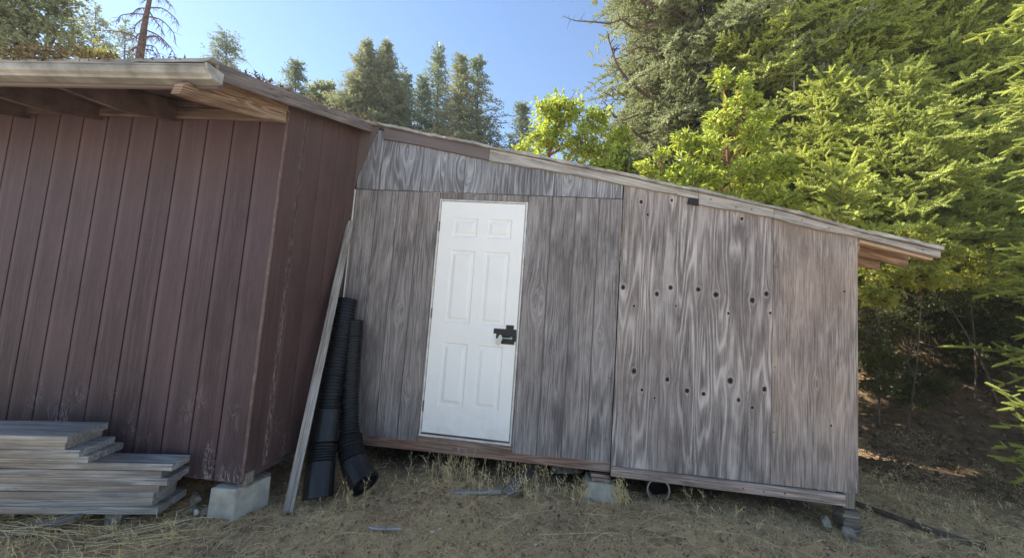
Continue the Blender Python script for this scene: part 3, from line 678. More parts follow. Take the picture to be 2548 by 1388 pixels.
# roof litter
mb = MB(); tris = []
for i in range(900):
    x = random.choice([random.gauss(-1.75, 0.16), random.uniform(-3.2, -0.9)]); y = -1.62 + abs(random.gauss(0, 0.06))
    z = ZE(-1.6)+0.03+random.random()*0.03*(2.0 if abs(x+1.75) < .3 else 0.6)
    d = RNG.standard_normal(3)*0.014; e = RNG.standard_normal(3)*0.008; p = np.array((x, y-0.03, z)); tris.append((p, p+d, p+e))
for i in range(500):
    y = random.uniform(-1.4, 0.0); x = -0.73+random.uniform(-.08, 0.01); z = ZE(y)+0.035+random.random()*0.016
    d = RNG.standard_normal(3)*0.014; e = RNG.standard_normal(3)*0.008; p = np.array((x, y, z)); tris.append((p, p+d, p+e))
for i in range(500):
    x = random.uniform(-0.8, 0.5); z = lerp([(-0.86, 2.772), (0.405, 2.543), (1.587, 2.326)])(x)+0.005+random.random()*0.02
    d = RNG.standard_normal(3)*0.014; e = RNG.standard_normal(3)*0.008; p = np.array((x, random.uniform(-.05, .1), z)); tris.append((p, p+d, p+e))
tag(tri_obj('roof_litter', np.array(tris), M['debris'], tone=RNG.random(len(tris))), 'dry needles and moss lying along the roof edges', 'litter', kind='stuff')

# ------------------------------------------------------------------ concrete block, piers, shims
def blob(name, c, size, mat, seed, label, cat='stone', group=None, flat_=0.6, sub=2):
    r = random.Random(seed); mb = MB(); n, m_ = 12, 8; vs = []
    ax = [r.uniform(0.8, 1.2) for _ in range(3)]
    pl = [(np.array([r.gauss(0, 1), r.gauss(0, 1), r.gauss(0, 1)]), r.uniform(0.42, 0.72)) for _ in range(13)]
    for i in range(m_+1):
        th = math.pi*i/m_
        for j in range(n):
            ph = 2*math.pi*j/n; d = np.array([math.sin(th)*math.cos(ph), math.sin(th)*math.sin(ph), math.cos(th)]); k_ = 1.0
            for (q, h) in pl:
                q = q/np.linalg.norm(q); dd = d@q
                if dd > 0: k_ = min(k_, h/dd)
            vs.append(np.array(c)+d*k_*np.array(size)*np.array(ax))
    fs = [(i*n+j, i*n+(j+1) % n, (i+1)*n+(j+1) % n, (i+1)*n+j) for i in range(m_) for j in range(n)]
    mb.add(vs, fs); o = obj(name, mb, mat); tag(o, label, cat, group); return o
def frustum(mb, cx, cy, z0, z1, a0, b0, a1, b1):
    vs = [(cx-a0, cy-b0, z0), (cx+a0, cy-b0, z0), (cx+a0, cy+b0, z0), (cx-a0, cy+b0, z0), (cx-a1, cy-b1, z1), (cx+a1, cy-b1, z1), (cx+a1, cy+b1, z1), (cx-a1, cy+b1, z1)]
    mb.add(vs, [(3, 2, 1, 0), (4, 5, 6, 7), (0, 1, 5, 4), (1, 2, 6, 5), (2, 3, 7, 6), (3, 0, 4, 7)])
def bevel(o, w_=0.008, seg=2):
    m_ = o.modifiers.new('bevel', 'BEVEL'); m_.width = w_; m_.segments = seg; return o
cb = empty('concrete_block', (-0.91, -0.82, -0.39), 'pale concrete block under the corner of the brown shed', 'block', 'blocks under the sheds')
mb = MB()
vs = [(-1.030, -0.962, -0.39), (-0.868, -0.935, -0.39), (-0.812, -0.70, -0.39), (-1.03, -0.70, -0.39)]
vt = [(-1.026, -0.960, -0.160), (-0.872, -0.935, -0.163), (-0.815, -0.70, -0.168), (-1.03, -0.70, -0.162)]
mb.add(vs+vt, [(3, 2, 1, 0), (4, 5, 6, 7), (0, 1, 5, 4), (1, 2, 6, 5), (2, 3, 7, 6), (3, 0, 4, 7)])
o = bevel(obj('block_body', mb, M['concrete'], cb))
mb = MB(); mb.box((-0.90, -0.90, -0.161), (1, 0, 0), (0, 1, 0), (0, 0, 1), 0.075, 0.2, 0.012); obj('shim', mb, M['plank_end'], cb)
def pier(x, y, label, top=0.10, base=0.15, z1=-0.235, mat='concrete'):
    t = empty('concrete_pier', (x, y, -0.40), label, 'pier', 'blocks under the sheds')
    mb = MB(); frustum(mb, x, y, -0.40, z1, base, base, top, top); bevel(obj('pier_body', mb, M[mat], t), 0.006)
    z = z1+0.003
    for k in range(2):
        h = (-0.178-z1-0.006)/2
        mb = MB(); mb.box((x-0.072-0.004*k, y-0.075+0.01*k, z), (1, 0, 0), (0, 1, 0), (0, 0, 1), 0.145, 0.15, h-0.002); obj('shim_block', mb, M['beam'], t); z += h
    return t
pier(1.53, 0.075, 'tapered concrete pier with wood shims under the middle of the grey shed')
pier(0.30, 1.6, 'grey concrete pier far back under the grey shed floor, left of the loose board')
t = empty('shim_stack', (3.39, 0.07, -0.38), 'stack of thin wood shims under the right corner of the grey shed', 'shims')
z = -0.375
for k in range(6):
    h = 0.026; mb = MB(); mb.box((3.335+random.uniform(-.006, .006), 0.0+random.uniform(-.006, .006), z), (1, 0, 0), (0, 1, 0), (0, 0, 1), 0.115, 0.12, h-0.0015, bev=0.002)
    obj('shim', mb, M['plank_end'], t); z += h
blob('stone', (3.20, -0.03, -0.33), (0.06, 0.05, 0.085), M['rock'], 3, 'upright grey stone left of the wood shims at the right corner')
blob('stone', (3.31, -0.10, -0.34), (0.06, 0.05, 0.055), M['rock'], 5, 'low grey stone in front of the wood shims')
blob('stone', (-1.085, -1.065, -0.34), (0.062, 0.045, 0.032), M['rock'], 8, 'flat pale grey stone in front of the concrete block, left side')
blob('stone', (-1.16, -0.93, -0.325), (0.04, 0.035, 0.04), M['rock'], 9, 'grey rubble stone between plank pile and concrete block', group='rubble by the concrete block')
blob('stone', (-1.11, -0.955, -0.315), (0.022, 0.018, 0.025), M['rock_pale'], 10, 'small white stone between plank pile and concrete block')
blob('stone', (-1.055, -0.93, -0.325), (0.035, 0.03, 0.045), M['rock'], 12, 'dark rubble stone touching the concrete block on its left', group='rubble by the concrete block')
blob('stone', (-1.22, -0.86, -0.30), (0.08, 0.05, 0.05), M['rock'], 13, 'dark stone deep in the shade under the plank ends')
blob('stone', (1.23, 0.35, -0.31), (0.17, 0.10, 0.06), M['rock'], 15, 'broad flat stone in the shade left of the middle pier')
blob('stone', (3.62, 0.55, -0.27), (0.14, 0.12, 0.12), M['rock'], 17, 'brown rounded stone behind the right corner of the grey shed')
for i, (x, y, s_) in enumerate([(0.42, -0.72, .018), (0.38, -0.77, .022), (0.99, -0.60, .018), (1.04, -0.70, .02), (0.30, -0.55, .014), (0.78, -0.42, .014), (0.92, -0.70, .012), (2.1, -0.35, .014)]):
    blob('pebble', (x, y, float(gz(x, y))+s_*.5), (s_, s_*.8, s_*.6), M['rock_pale'], 40+i, 'small pale pebble lying in the dry grass before the white door' if i < 7 else 'small pale pebble lying before the knotty panel', 'pebble', 'pale pebbles in the grass' if i < 7 else None)

# ------------------------------------------------------------------ plank pile
A14 = math.radians(14.0); ux = np.array((math.cos(A14), math.sin(A14), 0)); uy = np.array((-math.sin(A14), math.cos(A14), 0))
TH = 0.0425
lay = [  # front right corner x, y of each plank from bottom to top, width
    (-1.235, -1.090, 0.235), (-1.275, -1.095, 0.19), (-1.27, -1.098, 0.19), (-1.245, -1.092, 0.19), (-1.200, -1.088, 0.235), (-1.240, -1.094, 0.19), (-1.185, -1.085, 0.150),
    (-1.615, -1.205, 0.235), (-1.640, -1.235, 0.235), (-1.715, -1.255, 0.235), (-1.690, -1.267, 0.262)]
names = ['lowest', 'second from the bottom', 'third from the bottom', 'fourth from the bottom', 'fifth from the bottom', 'sixth from the bottom', 'topmost of the long lower group',
         'lowest of the short upper group', 'ninth from the bottom', 'just under the topmost', 'topmost, with a worn end']
for k, (x, y, wd) in enumerate(lay):
    z = -0.282 + k*TH
    yaw = A14 + random.uniform(-0.012, 0.012) + (0.02 if k > 6 else 0)
    ax_ = np.array((-math.cos(yaw), -math.sin(yaw), 0)); ay_ = np.array((-math.sin(yaw), math.cos(yaw), 0))
    mb = MB(); L = 2.4+random.uniform(-.1, .2)
    mb.box((x, y, z+0.0006), ax_, ay_, (0, 0, 1), L, wd, TH-0.0015, seg=14, wob=0.0012, bev=0.003)
    o = obj('plank', mb, M['plank']); tag(o, 'weathered grey plank in the pile by the brown shed, ' + names[k], 'plank', 'planks piled against the brown shed')
for (x, y) in ((-1.55, -1.12), (-2.6, -1.36)):
    mb = MB(); mb.box((x, y, -0.37), uy, ux, (0, 0, 1), 0.2, 0.09, 0.091); o = obj('wood_bearer', mb, M['plank_end'])
    tag(o, 'dark bearer under the ' + ('right' if x > -2 else 'left') + ' end of the plank pile', 'bearer', 'bearers under the planks')
# half buried board at the left
mb = MB(); mb.bar((-1.93, -1.33, -0.36), (-1.62, -1.19, -0.285), (0, 0, 1), 0.10, 0.025, seg=3); tag(obj('broken_board', mb, M['plank_end']), 'grey broken board half buried in grass before the plank pile', 'board')

# leaning plank
mb = MB(); mb.bar((-0.622, -0.762, -0.36), (-0.838, -0.030, 1.800), (0.25, -0.9, 0.3), 0.062, 0.022, seg=10, wob=0.0015)
tag(obj('leaning_plank', mb, M['plank']), 'long thin grey plank leaning into the corner between the two sheds', 'plank')

# ------------------------------------------------------------------ corrugated drain pipes
def spline(P, n):
    P = [np.array(p, float) for p in P]; P = [2*P[0]-P[1]]+P+[2*P[-1]-P[-2]]; out = []
    for i in range(1, len(P)-2):
        for k in range(n):
            t_ = k/n; a, b_, c, d_ = P[i-1:i+3]
            out.append(0.5*((2*b_)+(-a+c)*t_+(2*a-5*b_+4*c-d_)*t_*t_+(-a+3*b_-3*c+d_)*t_**3))
    out.append(P[-2]); return out
def resample(P, step):
    P = np.array(P); L = np.concatenate([[0], np.cumsum(np.linalg.norm(np.diff(P, axis=0), axis=1))]); n = int(L[-1]/step)
    q = np.linspace(0, L[-1], n); return np.stack([np.interp(q, L, P[:, i]) for i in range(3)], -1), q, L[-1]
def pipe(mbx, P, r, a, b_, corr=0.0055, pitch=0.026):
    Q, q, L = resample(spline(P, 30), 0.0065)
    m_ = (q >= a*L) & (q <= b_*L); Q, q = Q[m_], q[m_]
    rr = [r + (corr if math.sin(2*math.pi*s/pitch) > 0.0 else -corr) for s in q] if corr else [r]*len(Q)
    mbx.tube(Q, rr, 24); return Q, L
p1 = empty('drain_pipe', (-0.52, -0.60, -0.35), 'taller black corrugated drain pipe leaning beside the thin plank, straight', 'pipe', 'black drain pipes')
PP = [(-0.515, -0.600, -0.33), (-0.60, -0.47, -0.05), (-0.665, -0.345, 0.28), (-0.71, -0.22, 0.68), (-0.735, -0.125, 1.08)]
mb = MB(); pipe(mb, PP, 0.082, 0.40, 1.0); obj('corrugated_tube', mb, M['pipe'], p1, False)
mb = MB(); pipe(mb, PP, 0.094, 0.155, 0.24, 0.004, 0.02); obj('corrugated_tube', mb, M['pipe'], p1)
mb = MB(); pipe(mb, PP, 0.100, 0.0, 0.155, 0.0)
Q, L = pipe(mb, PP, 0.092, 0.24, 0.40, 0.0)
for t_ in (0.0, 0.5, 0.98):
    i = int(t_*(len(Q)-1)); i = min(i, len(Q)-3); mb.tube([Q[i], Q[i+2]], [0.101, 0.101], 24)
obj('coupling', mb, M['pipe'], p1)
mb = MB(); e = np.array(PP[-1]); d = e-np.array(PP[-2]); d /= np.linalg.norm(d); mb.tube([e-d*0.002, e+d*0.004], [0.070, 0.070], 24); obj('pipe_mouth', mb, M['pipe_in'], p1)
p2 = empty('drain_pipe', (-0.25, -0.40, -0.35), 'shorter black corrugated drain pipe bending outward at its foot, right of the taller one', 'pipe', 'black drain pipes')
PP = [(-0.235, -0.475, -0.255), (-0.355, -0.405, -0.175), (-0.455, -0.33, -0.06), (-0.535, -0.25, 0.12), (-0.60, -0.18, 0.42), (-0.655, -0.11, 0.905)]
mb = MB(); pipe(mb, PP, 0.074, 0.30, 1.0); obj('corrugated_tube', mb, M['pipe'], p2)
mb = MB(); pipe(mb, PP, 0.092, 0.15, 0.30, 0.005, 0.02); obj('corrugated_tube', mb, M['pipe'], p2)
mb = MB(); Q, L = pipe(mb, PP, 0.100, 0.0, 0.15, 0.0); mb.tube([Q[0], Q[3]], [0.107, 0.107], 24); obj('coupling', mb, M['pipe'], p2)
mb = MB(); d = Q[1]-Q[0]; d /= np.linalg.norm(d); mb.tube([Q[0]-d*0.004, Q[0]+d*0.002], [0.090, 0.090], 24); obj('pipe_mouth', mb, M['pipe_in'], p2)
mb = MB(); mb.tube([Q[0]-d*0.012, Q[0]-d*0.004], [0.030, 0.05], 16); obj('cap_boss', mb, M['pipe'], p2)
# pipes lying under the floor, open end to the camera
def open_pipe(x, y, z, r, L, mat, label, name='open_pipe'):
    t = empty(name, (x, y, z-r), label, 'pipe', 'open pipes under the grey shed'); mb = MB(); n = 28; vs = []; fs = []
    rings = [(0, r), (L, r), (L, r*.88), (0.0, r*.88)]
    for (dy, rr) in rings:
        for j in range(n):
            a = 2*math.pi*j/n; vs.append((x+rr*math.cos(a)+dy*0.25, y+dy, z+rr*math.sin(a)))
    for i in range(4):
        for j in range(n): fs.append((i*n+j, i*n+(j+1) % n, ((i+1) % 4)*n+(j+1) % n, ((i+1) % 4)*n+j))
    mb.add(vs, fs); obj('pipe_wall', mb, M[mat], t, False)
    mb = MB(); mb.tube([(x+.02, y+.06, z), (x+.02, y+.07, z)], [r*.87]*2, n); obj('pipe_dark_disc', mb, M['pipe_in'], t)  # black disc set in the mouth to stand for the dark interior
open_pipe(2.00, 0.06, -0.268, 0.092, 0.8, 'pipe_dull', 'dusty round pipe end showing under the knotty panel')
open_pipe(-0.12, 0.30, -0.265, 0.085, 0.7, 'pipe', 'black round pipe end in the dark under the left of the white door')
mb = MB(); mb.tube([(1.18, 0.75, -0.24), (1.55, 0.70, -0.24)], [0.085, 0.085], 20); tag(obj('pipe_length', mb, M['pipe']), 'black pipe lying across in the dark left of the middle pier', 'pipe')
# loose boards and sticks
mb = MB(); mb.bar((0.80, -0.17, -0.335), (1.02, 0.42, -0.28), (0, 0, 1), 0.135, 0.018, seg=3); tag(obj('loose_board', mb, M['plank_end']), 'flat grey board sticking out from under the shed, left of the middle pier', 'board')
mb = MB(); mb.bar((0.36, -0.27, -0.338), (0.745, -0.17, -0.325), (0, 0, 1), 0.03, 0.022, seg=5, wob=0.002); tag(obj('wood_lath', mb, M['plank']), 'narrow grey lath lying on the grass below the white door', 'board')
mb = MB(); mb.bar((-0.01, -0.835, -0.335), (0.19, -0.80, -0.335), (0, 0, 1), 0.022, 0.014, seg=4, wob=0.003); tag(obj('wood_splinter', mb, M['fascia']), 'short pale splinter of wood alone in the grass near the front', 'stick')
mb = MB(); mb.tube(spline([(3.50, 0.62, -0.30), (3.75, 0.38, -0.325), (4.05, 0.10, -0.34), (4.25, -0.02, -0.35)], 6), [0.022]*19, 8); tag(obj('fallen_branch', mb, M['bark']), 'dark branch lying on the ground right of the grey shed', 'branch')
mb = MB(); mb.tube(spline([(3.60, -0.30, -0.345), (3.85, -0.36, -0.35), (4.05, -0.42, -0.36)], 5), [0.014]*11, 7); tag(obj('fallen_branch', mb, M['bark']), 'dark twig lying in the grass at the lower right corner', 'branch')

# ------------------------------------------------------------------ grass and straw
def blades(n, xr, yr, hmin, hmax, wd, lean, fn=None, seg=2, dens=None):
    x = RNG.uniform(xr[0], xr[1], n); y = RNG.uniform(yr[0], yr[1], n)
    if dens is not None:
        k = RNG.random(n) < dens(x, y); x, y = x[k], y[k]; n = len(x)
    z = gz(x, y)-0.004; h = RNG.uniform(hmin, hmax, n)**1.0
    a = RNG.uniform(0, 2*np.pi, n); le = RNG.uniform(0.2, 1.0, n)*lean
    d = np.stack([np.cos(a), np.sin(a), np.zeros(n)], -1); s = np.stack([-np.sin(a), np.cos(a), np.zeros(n)], -1)
    b0 = np.stack([x, y, z], -1); T = []; tone = RNG.random(n)
    up = np.array([0, 0, 1.0])
    def pt(t_): return b0 + up*(h*(t_ - 0.35*le*t_*t_))[:, None]*(1.0-0.45*np.minimum(le, 1.6))[:, None] + d*(h*le*t_**1.6)[:, None]
    w2 = wd*RNG.uniform(0.6, 1.3, n)[:, None]
    prev = pt(0.0)
    for k in range(seg):
        t0, t1 = k/seg, (k+1)/seg; nx = pt(t1); wa, wb = w2*(1-t0*0.8), w2*(1-t1*0.8)
        if k < seg-1:
            T += [np.stack([prev-s*wa, prev+s*wa, nx+s*wb], 1), np.stack([prev-s*wa, nx+s*wb, nx-s*wb], 1)]
        else: T.append(np.stack([prev-s*wa, prev+s*wa, nx], 1))
        prev = nx
    return np.concatenate(T), np.concatenate([tone]*len(T))
def under(x, y):   # sparse under the floors
    return np.where((y > 0.15) & (x > -0.8) & (x < 3.4), 0.10, 1.0)*np.where((x < -0.9) & (y > -0.95), 0.1, 1.0)
def clump(x, y):
    c = np.sin(x*3.1+y*1.7)+np.sin(x*7.3-y*4.1+1)+0.7*np.sin(y*11+x*5.0)+0.5*np.sin(x*17+y*9)
    return np.clip(0.55+0.30*c, 0.12, 1)*under(x, y)
A1, T1 = blades(230000, (-3.0, 6.0), (-2.0, 2.2), 0.015, 0.06, 0.0018, 1.9, dens=clump)
A2, T2 = blades(14000, (-3.0, 5.0), (-1.9, 0.8), 0.03, 0.10, 0.0014, 2.1, dens=clump, seg=3)
tag(tri_obj('dry_grass', np.concatenate([A1, A2]), M['straw'], tone=np.concatenate([T1, T2])), 'short dry grass over the ground before the sheds', 'grass', kind='stuff')
# long straw lying flat
def stalks(n, xr, yr, lmin, lmax, wd, lift=0.02, dens=None, ang=None):
    T, tt = [], []
    for _ in range(n):
        x, y = random.uniform(*xr), random.uniform(*yr)
        if dens is not None and random.random() > float(dens(np.array(x), np.array(y))): continue
        L = random.uniform(lmin, lmax); a = (random.gauss(*ang) if ang else random.uniform(0, math.pi)); c = random.uniform(-1.2, 1.2); p = None; k = 6; tn = random.uniform(0.3, 1); lf = random.uniform(0.006, lift)
        for i in range(k+1):
            z = float(gz(x, y))+lf+0.012*math.sin(i/k*math.pi)
            q = np.array((x, y, z))
            if p is not None:
                s = np.array((-math.sin(a), math.cos(a), 0.3))*wd; s2 = np.array((0, 0, 1.0))*wd
                T += [(p-s, p+s, q+s), (p-s, q+s, q-s), (p-s2, p+s2, q+s2)]; tt += [tn]*3
            p = q; x += math.cos(a)*L/k; y += math.sin(a)*L/k; a += c*0.12+random.gauss(0, .07)
    return np.array(T), np.array(tt)
S1, U1 = stalks(8500, (-2.6, 5.0), (-2.0, 1.2), 0.03, 0.12, 0.0010, dens=under)
S2, U2 = stalks(140, (-2.4, 4.2), (-1.7, 0.0), 0.2, 0.5, 0.0012, 0.05)
S3, U3 = stalks(45, (-2.3, -1.2), (-1.45, -1.15), 0.3, 0.6, 0.0015, 0.05, ang=(0.15, 0.25))
tag(tri_obj('fallen_straw', np.concatenate([S1, S2, S3]), M['straw'], tone=np.concatenate([U1, U2, U3])), 'long pale straw stalks lying flat on the grass', 'straw', kind='stuff')
# upright weeds at the shed foot
T, tt = [], []
def weed(x, y, h, n=1):
    if 1.84 < x < 2.18: return
    for _ in range(n):
        X, Y = x+random.gauss(0, .012), y+random.gauss(0, .012); a = random.uniform(0, 6.28); le = random.uniform(.05, .6); p = None; H = h*random.uniform(.6, 1); tn = random.uniform(.2, .9)
        for i in range(6):
            t_ = i/5; q = np.array((X+math.cos(a)*le*H*t_*t_, Y+math.sin(a)*le*H*t_*t_, float(gz(x, y))+H*t_))
            wd = 0.0014*(1-.5*t_)
            if p is not None:
                for s in (np.array((wd, 0, 0)), np.array((0, wd, 0))): T.extend([(p-s, p+s, q+s), (p-s, q+s, q-s)]); tt.extend([tn]*2)
                if i > 2 and random.random() < .7:
                    for _k in range(3):
                        e_ = q+RNG.standard_normal(3)*0.018+np.array((0, 0, .012)); T.append((q, q+np.array((.003, 0, .003)), e_)); tt.append(tn)
            p = q
for _ in range(60): weed(random.uniform(0.0, 1.7), random.uniform(-.22, .25), random.uniform(.03, .16), 3)
for _ in range(26): weed(random.gauss(0.42, .3), random.uniform(-.15, .2), random.uniform(.08, .30), 3)
for _ in range(16): weed(random.gauss(1.68, .05), random.uniform(-.16, .05), random.uniform(.08, .24), 3)
for _ in range(14): weed(random.gauss(1.42, .06), random.uniform(-.16, .05), random.uniform(.08, .2), 2)
for _ in range(25): weed(random.uniform(-.8, -.1), random.uniform(-.7, -.45), random.uniform(.05, .18), 2)
for _ in range(60): weed(random.uniform(3.4, 5.2), random.uniform(-.4, 1.2), random.uniform(.03, .16), 2)
for _ in range(60): weed(random.uniform(-2.4, -1.0), random.uniform(-1.5, -1.1), random.uniform(.04, .12), 3)
for _ in range(30): weed(random.uniform(-.2, 3.4), random.uniform(-.25, .1), random.uniform(.04, .16), 3)
tag(tri_obj('dry_weeds', np.array(T), M['straw'], tone=np.array(tt)), 'thin upright dry weeds along the foot of the sheds', 'weeds', kind='stuff')
# crumbs of bark, dead leaves and clods in the grass
n = 16000; x = RNG.uniform(-3, 5, n); y = RNG.uniform(-1.9, 0.6, n); z = gz(x, y)+RNG.uniform(.001, .018, n)
c = np.stack([x, y, z], -1); d = RNG.standard_normal((n, 3)); d[:, 2] *= .5; d /= np.linalg.norm(d, axis=1)[:, None]; e = np.cross(d, RNG.standard_normal((n, 3))*np.array([.4, .4, 1])); e /= np.linalg.norm(e, axis=1)[:, None]
L = (RNG.uniform(.004, .014, n)*(1+1.2*(RNG.random(n) > .93)))[:, None]
V = np.concatenate([np.stack([c-d*L, c+e*L*.6, c+d*L], 1), np.stack([c-d*L, c+d*L, c-e*L*.6], 1)])
tag(tri_obj('ground_litter', V, M['litter_dark'], tone=np.tile(RNG.random(n)**2.2, 2)), 'brown crumbs and dead leaves scattered through the grass', 'litter', kind='stuff')
# leaf litter on the bank
n = 14000; x = RNG.uniform(3.2, 10, n); y = RNG.uniform(1.0, 7.0, n); z = gz(x, y)+RNG.uniform(.004, .03, n)
c = np.stack([x, y, z], -1); d = RNG.standard_normal((n, 3)); d[:, 2] *= .4; d /= np.linalg.norm(d, axis=1)[:, None]; e = np.cross(d, RNG.standard_normal((n, 3))*np.array([.3, .3, 1])); e /= np.linalg.norm(e, axis=1)[:, None]
L = RNG.uniform(.02, .05, n)[:, None]
V = np.concatenate([np.stack([c-d*L, c+e*L*.4, c+d*L], 1), np.stack([c-d*L, c+d*L, c-e*L*.4], 1)])
tag(tri_obj('leaf_litter', V, M['litter'], tone=np.tile(RNG.random(n), 2)), 'brown fallen leaves covering the bank under the firs', 'leaf litter', kind='stuff')

# ------------------------------------------------------------------ trees
def frames(d, up):
    s = np.cross(d, up); s /= (np.linalg.norm(s, axis=1)[:, None]+1e-9); n = np.cross(s, d); return s, n
def shoot_template(k, nl=0.42, w_=0.10, top=True):
    """needles of one shoot: triangles in (along, side, normal) units of the shoot length"""
    T = []
    for i in range(k):
        t_ = (i+0.5)/k; r = nl*(0.75+0.25*math.sin(math.pi*t_))*(1-.35*t_)
        for sgn in (-1, 1):
            T.append([(t_-w_*.5, 0, 0), (t_+w_*.5, 0, 0), (t_+r*.65, sgn*r*.8, r*0.12)])
        if top: T.append([(t_-w_*.4, 0, 0), (t_+w_*.4, 0, 0), (t_+r*.7, 0.12*r*(-1)**i, r*.7)])
    T.append([(0.75, 0.05, 0), (0.75, -0.05, 0), (1.12, 0, 0.02)])
    return np.array(T)
def brush_template(k, nl, w_, dirs):
    """a finger of needles standing out all round the twig"""
    T = []
    for i in range(k):
        t_ = (i+0.4)/k; q = nl*(1-.45*t_*t_)
        for j in range(dirs):
            a = 2*math.pi*(j+0.5*(i % 2))/dirs+.4; c, s_ = math.cos(a), math.sin(a)
            T.append([(t_-w_*.5, -s_*w_*.3, c*w_*.3), (t_+w_*.5, s_*w_*.3, -c*w_*.3), (t_+nl*.55, c*q, s_*q)])
    T.append([(0.8, 0.07, 0), (0.8, -0.07, 0), (1.1, 0, 0.02)])
    return np.array(T)
TPL_FINE = brush_template(7, 0.20, 0.17, 4)
TPL_MID = brush_template(5, 0.23, 0.24, 3)
TPL_NEAR = brush_template(9, 0.17, 0.13, 5)
TPL_FAR = shoot_template(2, 0.5, 0.36, False)
def build_shoots(B, D, L, tpl, T):
    B, D, L = np.array(B), np.array(D), np.array(L); D = D/(np.linalg.norm(D, axis=1)[:, None]+1e-9)
    up = np.array([0, 0, 1.0]) + RNG.standard_normal(B.shape)*0.25
    s, n = frames(D, up)
    t_ = tpl[None]  # 1,T,3,3
    V = B[:, None, None] + (D[:, None, None]*t_[..., 0:1] + s[:, None, None]*t_[..., 1:2] + n[:, None, None]*t_[..., 2:3])*L[:, None, None, None]
    tone = np.repeat(np.clip(np.array(T)+RNG.normal(0, 0.08, len(B)), 0, 1), tpl.shape[0])
    return V.reshape(-1, 3, 3), tone
def conifer(name, px, d, py_top, R, mat, label, cat='tree', group=None, zlo=None, tpl=TPL_MID, sl=0.13, bsp=0.11, wh=0.36, nb=5, droop=0.35, rise=0.25, prof=0.85, gap=0.0, bark='bark', side=0.42, trunk_r=None, y_ref=700, irr=0.25, hang=0.25):
    base = at(px, y_ref, d); x0, y0 = float(base[0]), float(base[1]); z0 = float(gz(x0, y0))
    tp_ = at(px, py_top, d); H = float(tp_[2]); t = empty(name, (x0, y0, z0-0.1), label, cat, group)
    r = random.Random(int(px*7+d*13)); h = H-z0; zl = z0+h*0.12 if zlo is None else zlo
    lx = float(tp_[0])-x0; ly = float(tp_[1])-y0; tr = trunk_r or h*0.012; G = r.gauss; U = r.uniform
    def ctr(z): return (x0+lx*(z-z0)/h+0.04*math.sin(z*1.3), y0+ly*(z-z0)/h, z)
    mb = MB(); zz = np.linspace(z0-0.15, H, 16); mb.tube([ctr(z) for z in zz], [tr*(1-(z-z0)/h*0.93)+0.004 for z in zz], 9); obj('trunk', mb, M[bark], t, True)
    Bs, Ds, Ls, Ts = [], [], [], []; lm = MB()
    z = zl
    while z < H-0.012*h:
        f = (H-z)/(H-zl); Rz = R*(f**prof); k = max(3, int(nb*(0.6+0.4*f))); a0 = U(0, 6.28)
        for i in range(k):
            if r.random() < gap: continue
            a = a0+6.283*i/k+U(-.4, .4); L = max(Rz*U(1-irr*1.7, 1+irr), sl*0.9); bz = min(z+U(-.7, .7)*wh, H-.02)
            cx_, sx_ = math.cos(a), math.sin(a); rs = rise*U(0, 2.0)+0.5*(1-f)**3; dr = droop*U(.4, 1.6); ox, oy, oz = ctr(bz); bend = U(-.22, .22); bt = G(0, .16)
            def cp(q): return (ox+cx_*q*L-sx_*bend*q*q*L, oy+sx_*q*L+cx_*bend*q*q*L, oz+L*(rs*q-dr*q*q))
            if L > 0.25: lm.tube([cp(q) for q in (0, .3, .6, .95)], [0.010*L+.003, 0.008*L+.002, 0.005*L+.002, .002], 4, cap=False)
            q0 = 0.15 if f < .5 else 0.3
            n_ = max(2, int(L*(1-q0)/bsp))
            for q in range(n_+1):
                ss = q0+(1-q0)*q/n_; P = cp(ss); vx = cx_-2*sx_*bend*ss; vy = sx_+2*cx_*bend*ss; vz = rs-2*dr*ss
                nv = 1/math.sqrt(vx*vx+vy*vy+vz*vz); vx *= nv; vy *= nv; vz *= nv
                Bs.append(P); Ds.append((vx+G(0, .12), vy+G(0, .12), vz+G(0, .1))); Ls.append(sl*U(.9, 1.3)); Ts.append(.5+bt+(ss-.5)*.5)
                for sg in (-1, 1):
                    l2 = side*L*(1.05-ss)**.75*U(.6, 1.25)*min(1, .35+ss*2.2); up_ = U(-.35, .6)
                    ca_ = U(.25, .75); sa_ = math.sqrt(1-ca_*ca_); ex, ey, ez = vx*ca_-sx_*sg*sa_, vy*ca_+cx_*sg*sa_, vz*ca_+up_
                    nv = 1/math.sqrt(ex*ex+ey*ey+ez*ez); ex *= nv; ey *= nv; ez *= nv
                    m_ = max(1, int(l2/(sl*.62)))
                    for w_ in range(m_):
                        u_ = (w_+.3)/m_; pt = (P[0]+ex*l2*u_, P[1]+ey*l2*u_, P[2]+ez*l2*u_-l2*hang*u_*u_); g2 = -.55 if (w_ % 2) else .55
                        tn = .5+bt+(ss-.5)*.4+(u_-.5)*.35+G(0, .1)  # inner shoots darker, tips paler: shadow pockets put into the tone
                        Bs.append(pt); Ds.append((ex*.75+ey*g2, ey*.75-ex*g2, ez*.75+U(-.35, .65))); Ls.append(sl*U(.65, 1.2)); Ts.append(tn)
                        if m_ > 2: Bs.append(pt); Ds.append((ex+G(0, .15), ey+G(0, .15), ez+G(0, .15))); Ls.append(sl*U(.7, 1.1)); Ts.append(tn)
        z += wh*U(.7, 1.25)*(0.45+0.55*f)
    c_ = ctr(H); Bs.append((c_[0], c_[1], c_[2]-sl*.3)); Ds.append((0, 0, 1.0)); Ls.append(sl*1.4); Ts.append(.8)
    if lm.v: obj('branches', lm, M[bark], t)
    V, tone = build_shoots(Bs, Ds, Ls, tpl, Ts)
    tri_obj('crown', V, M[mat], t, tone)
    return t, len(V)
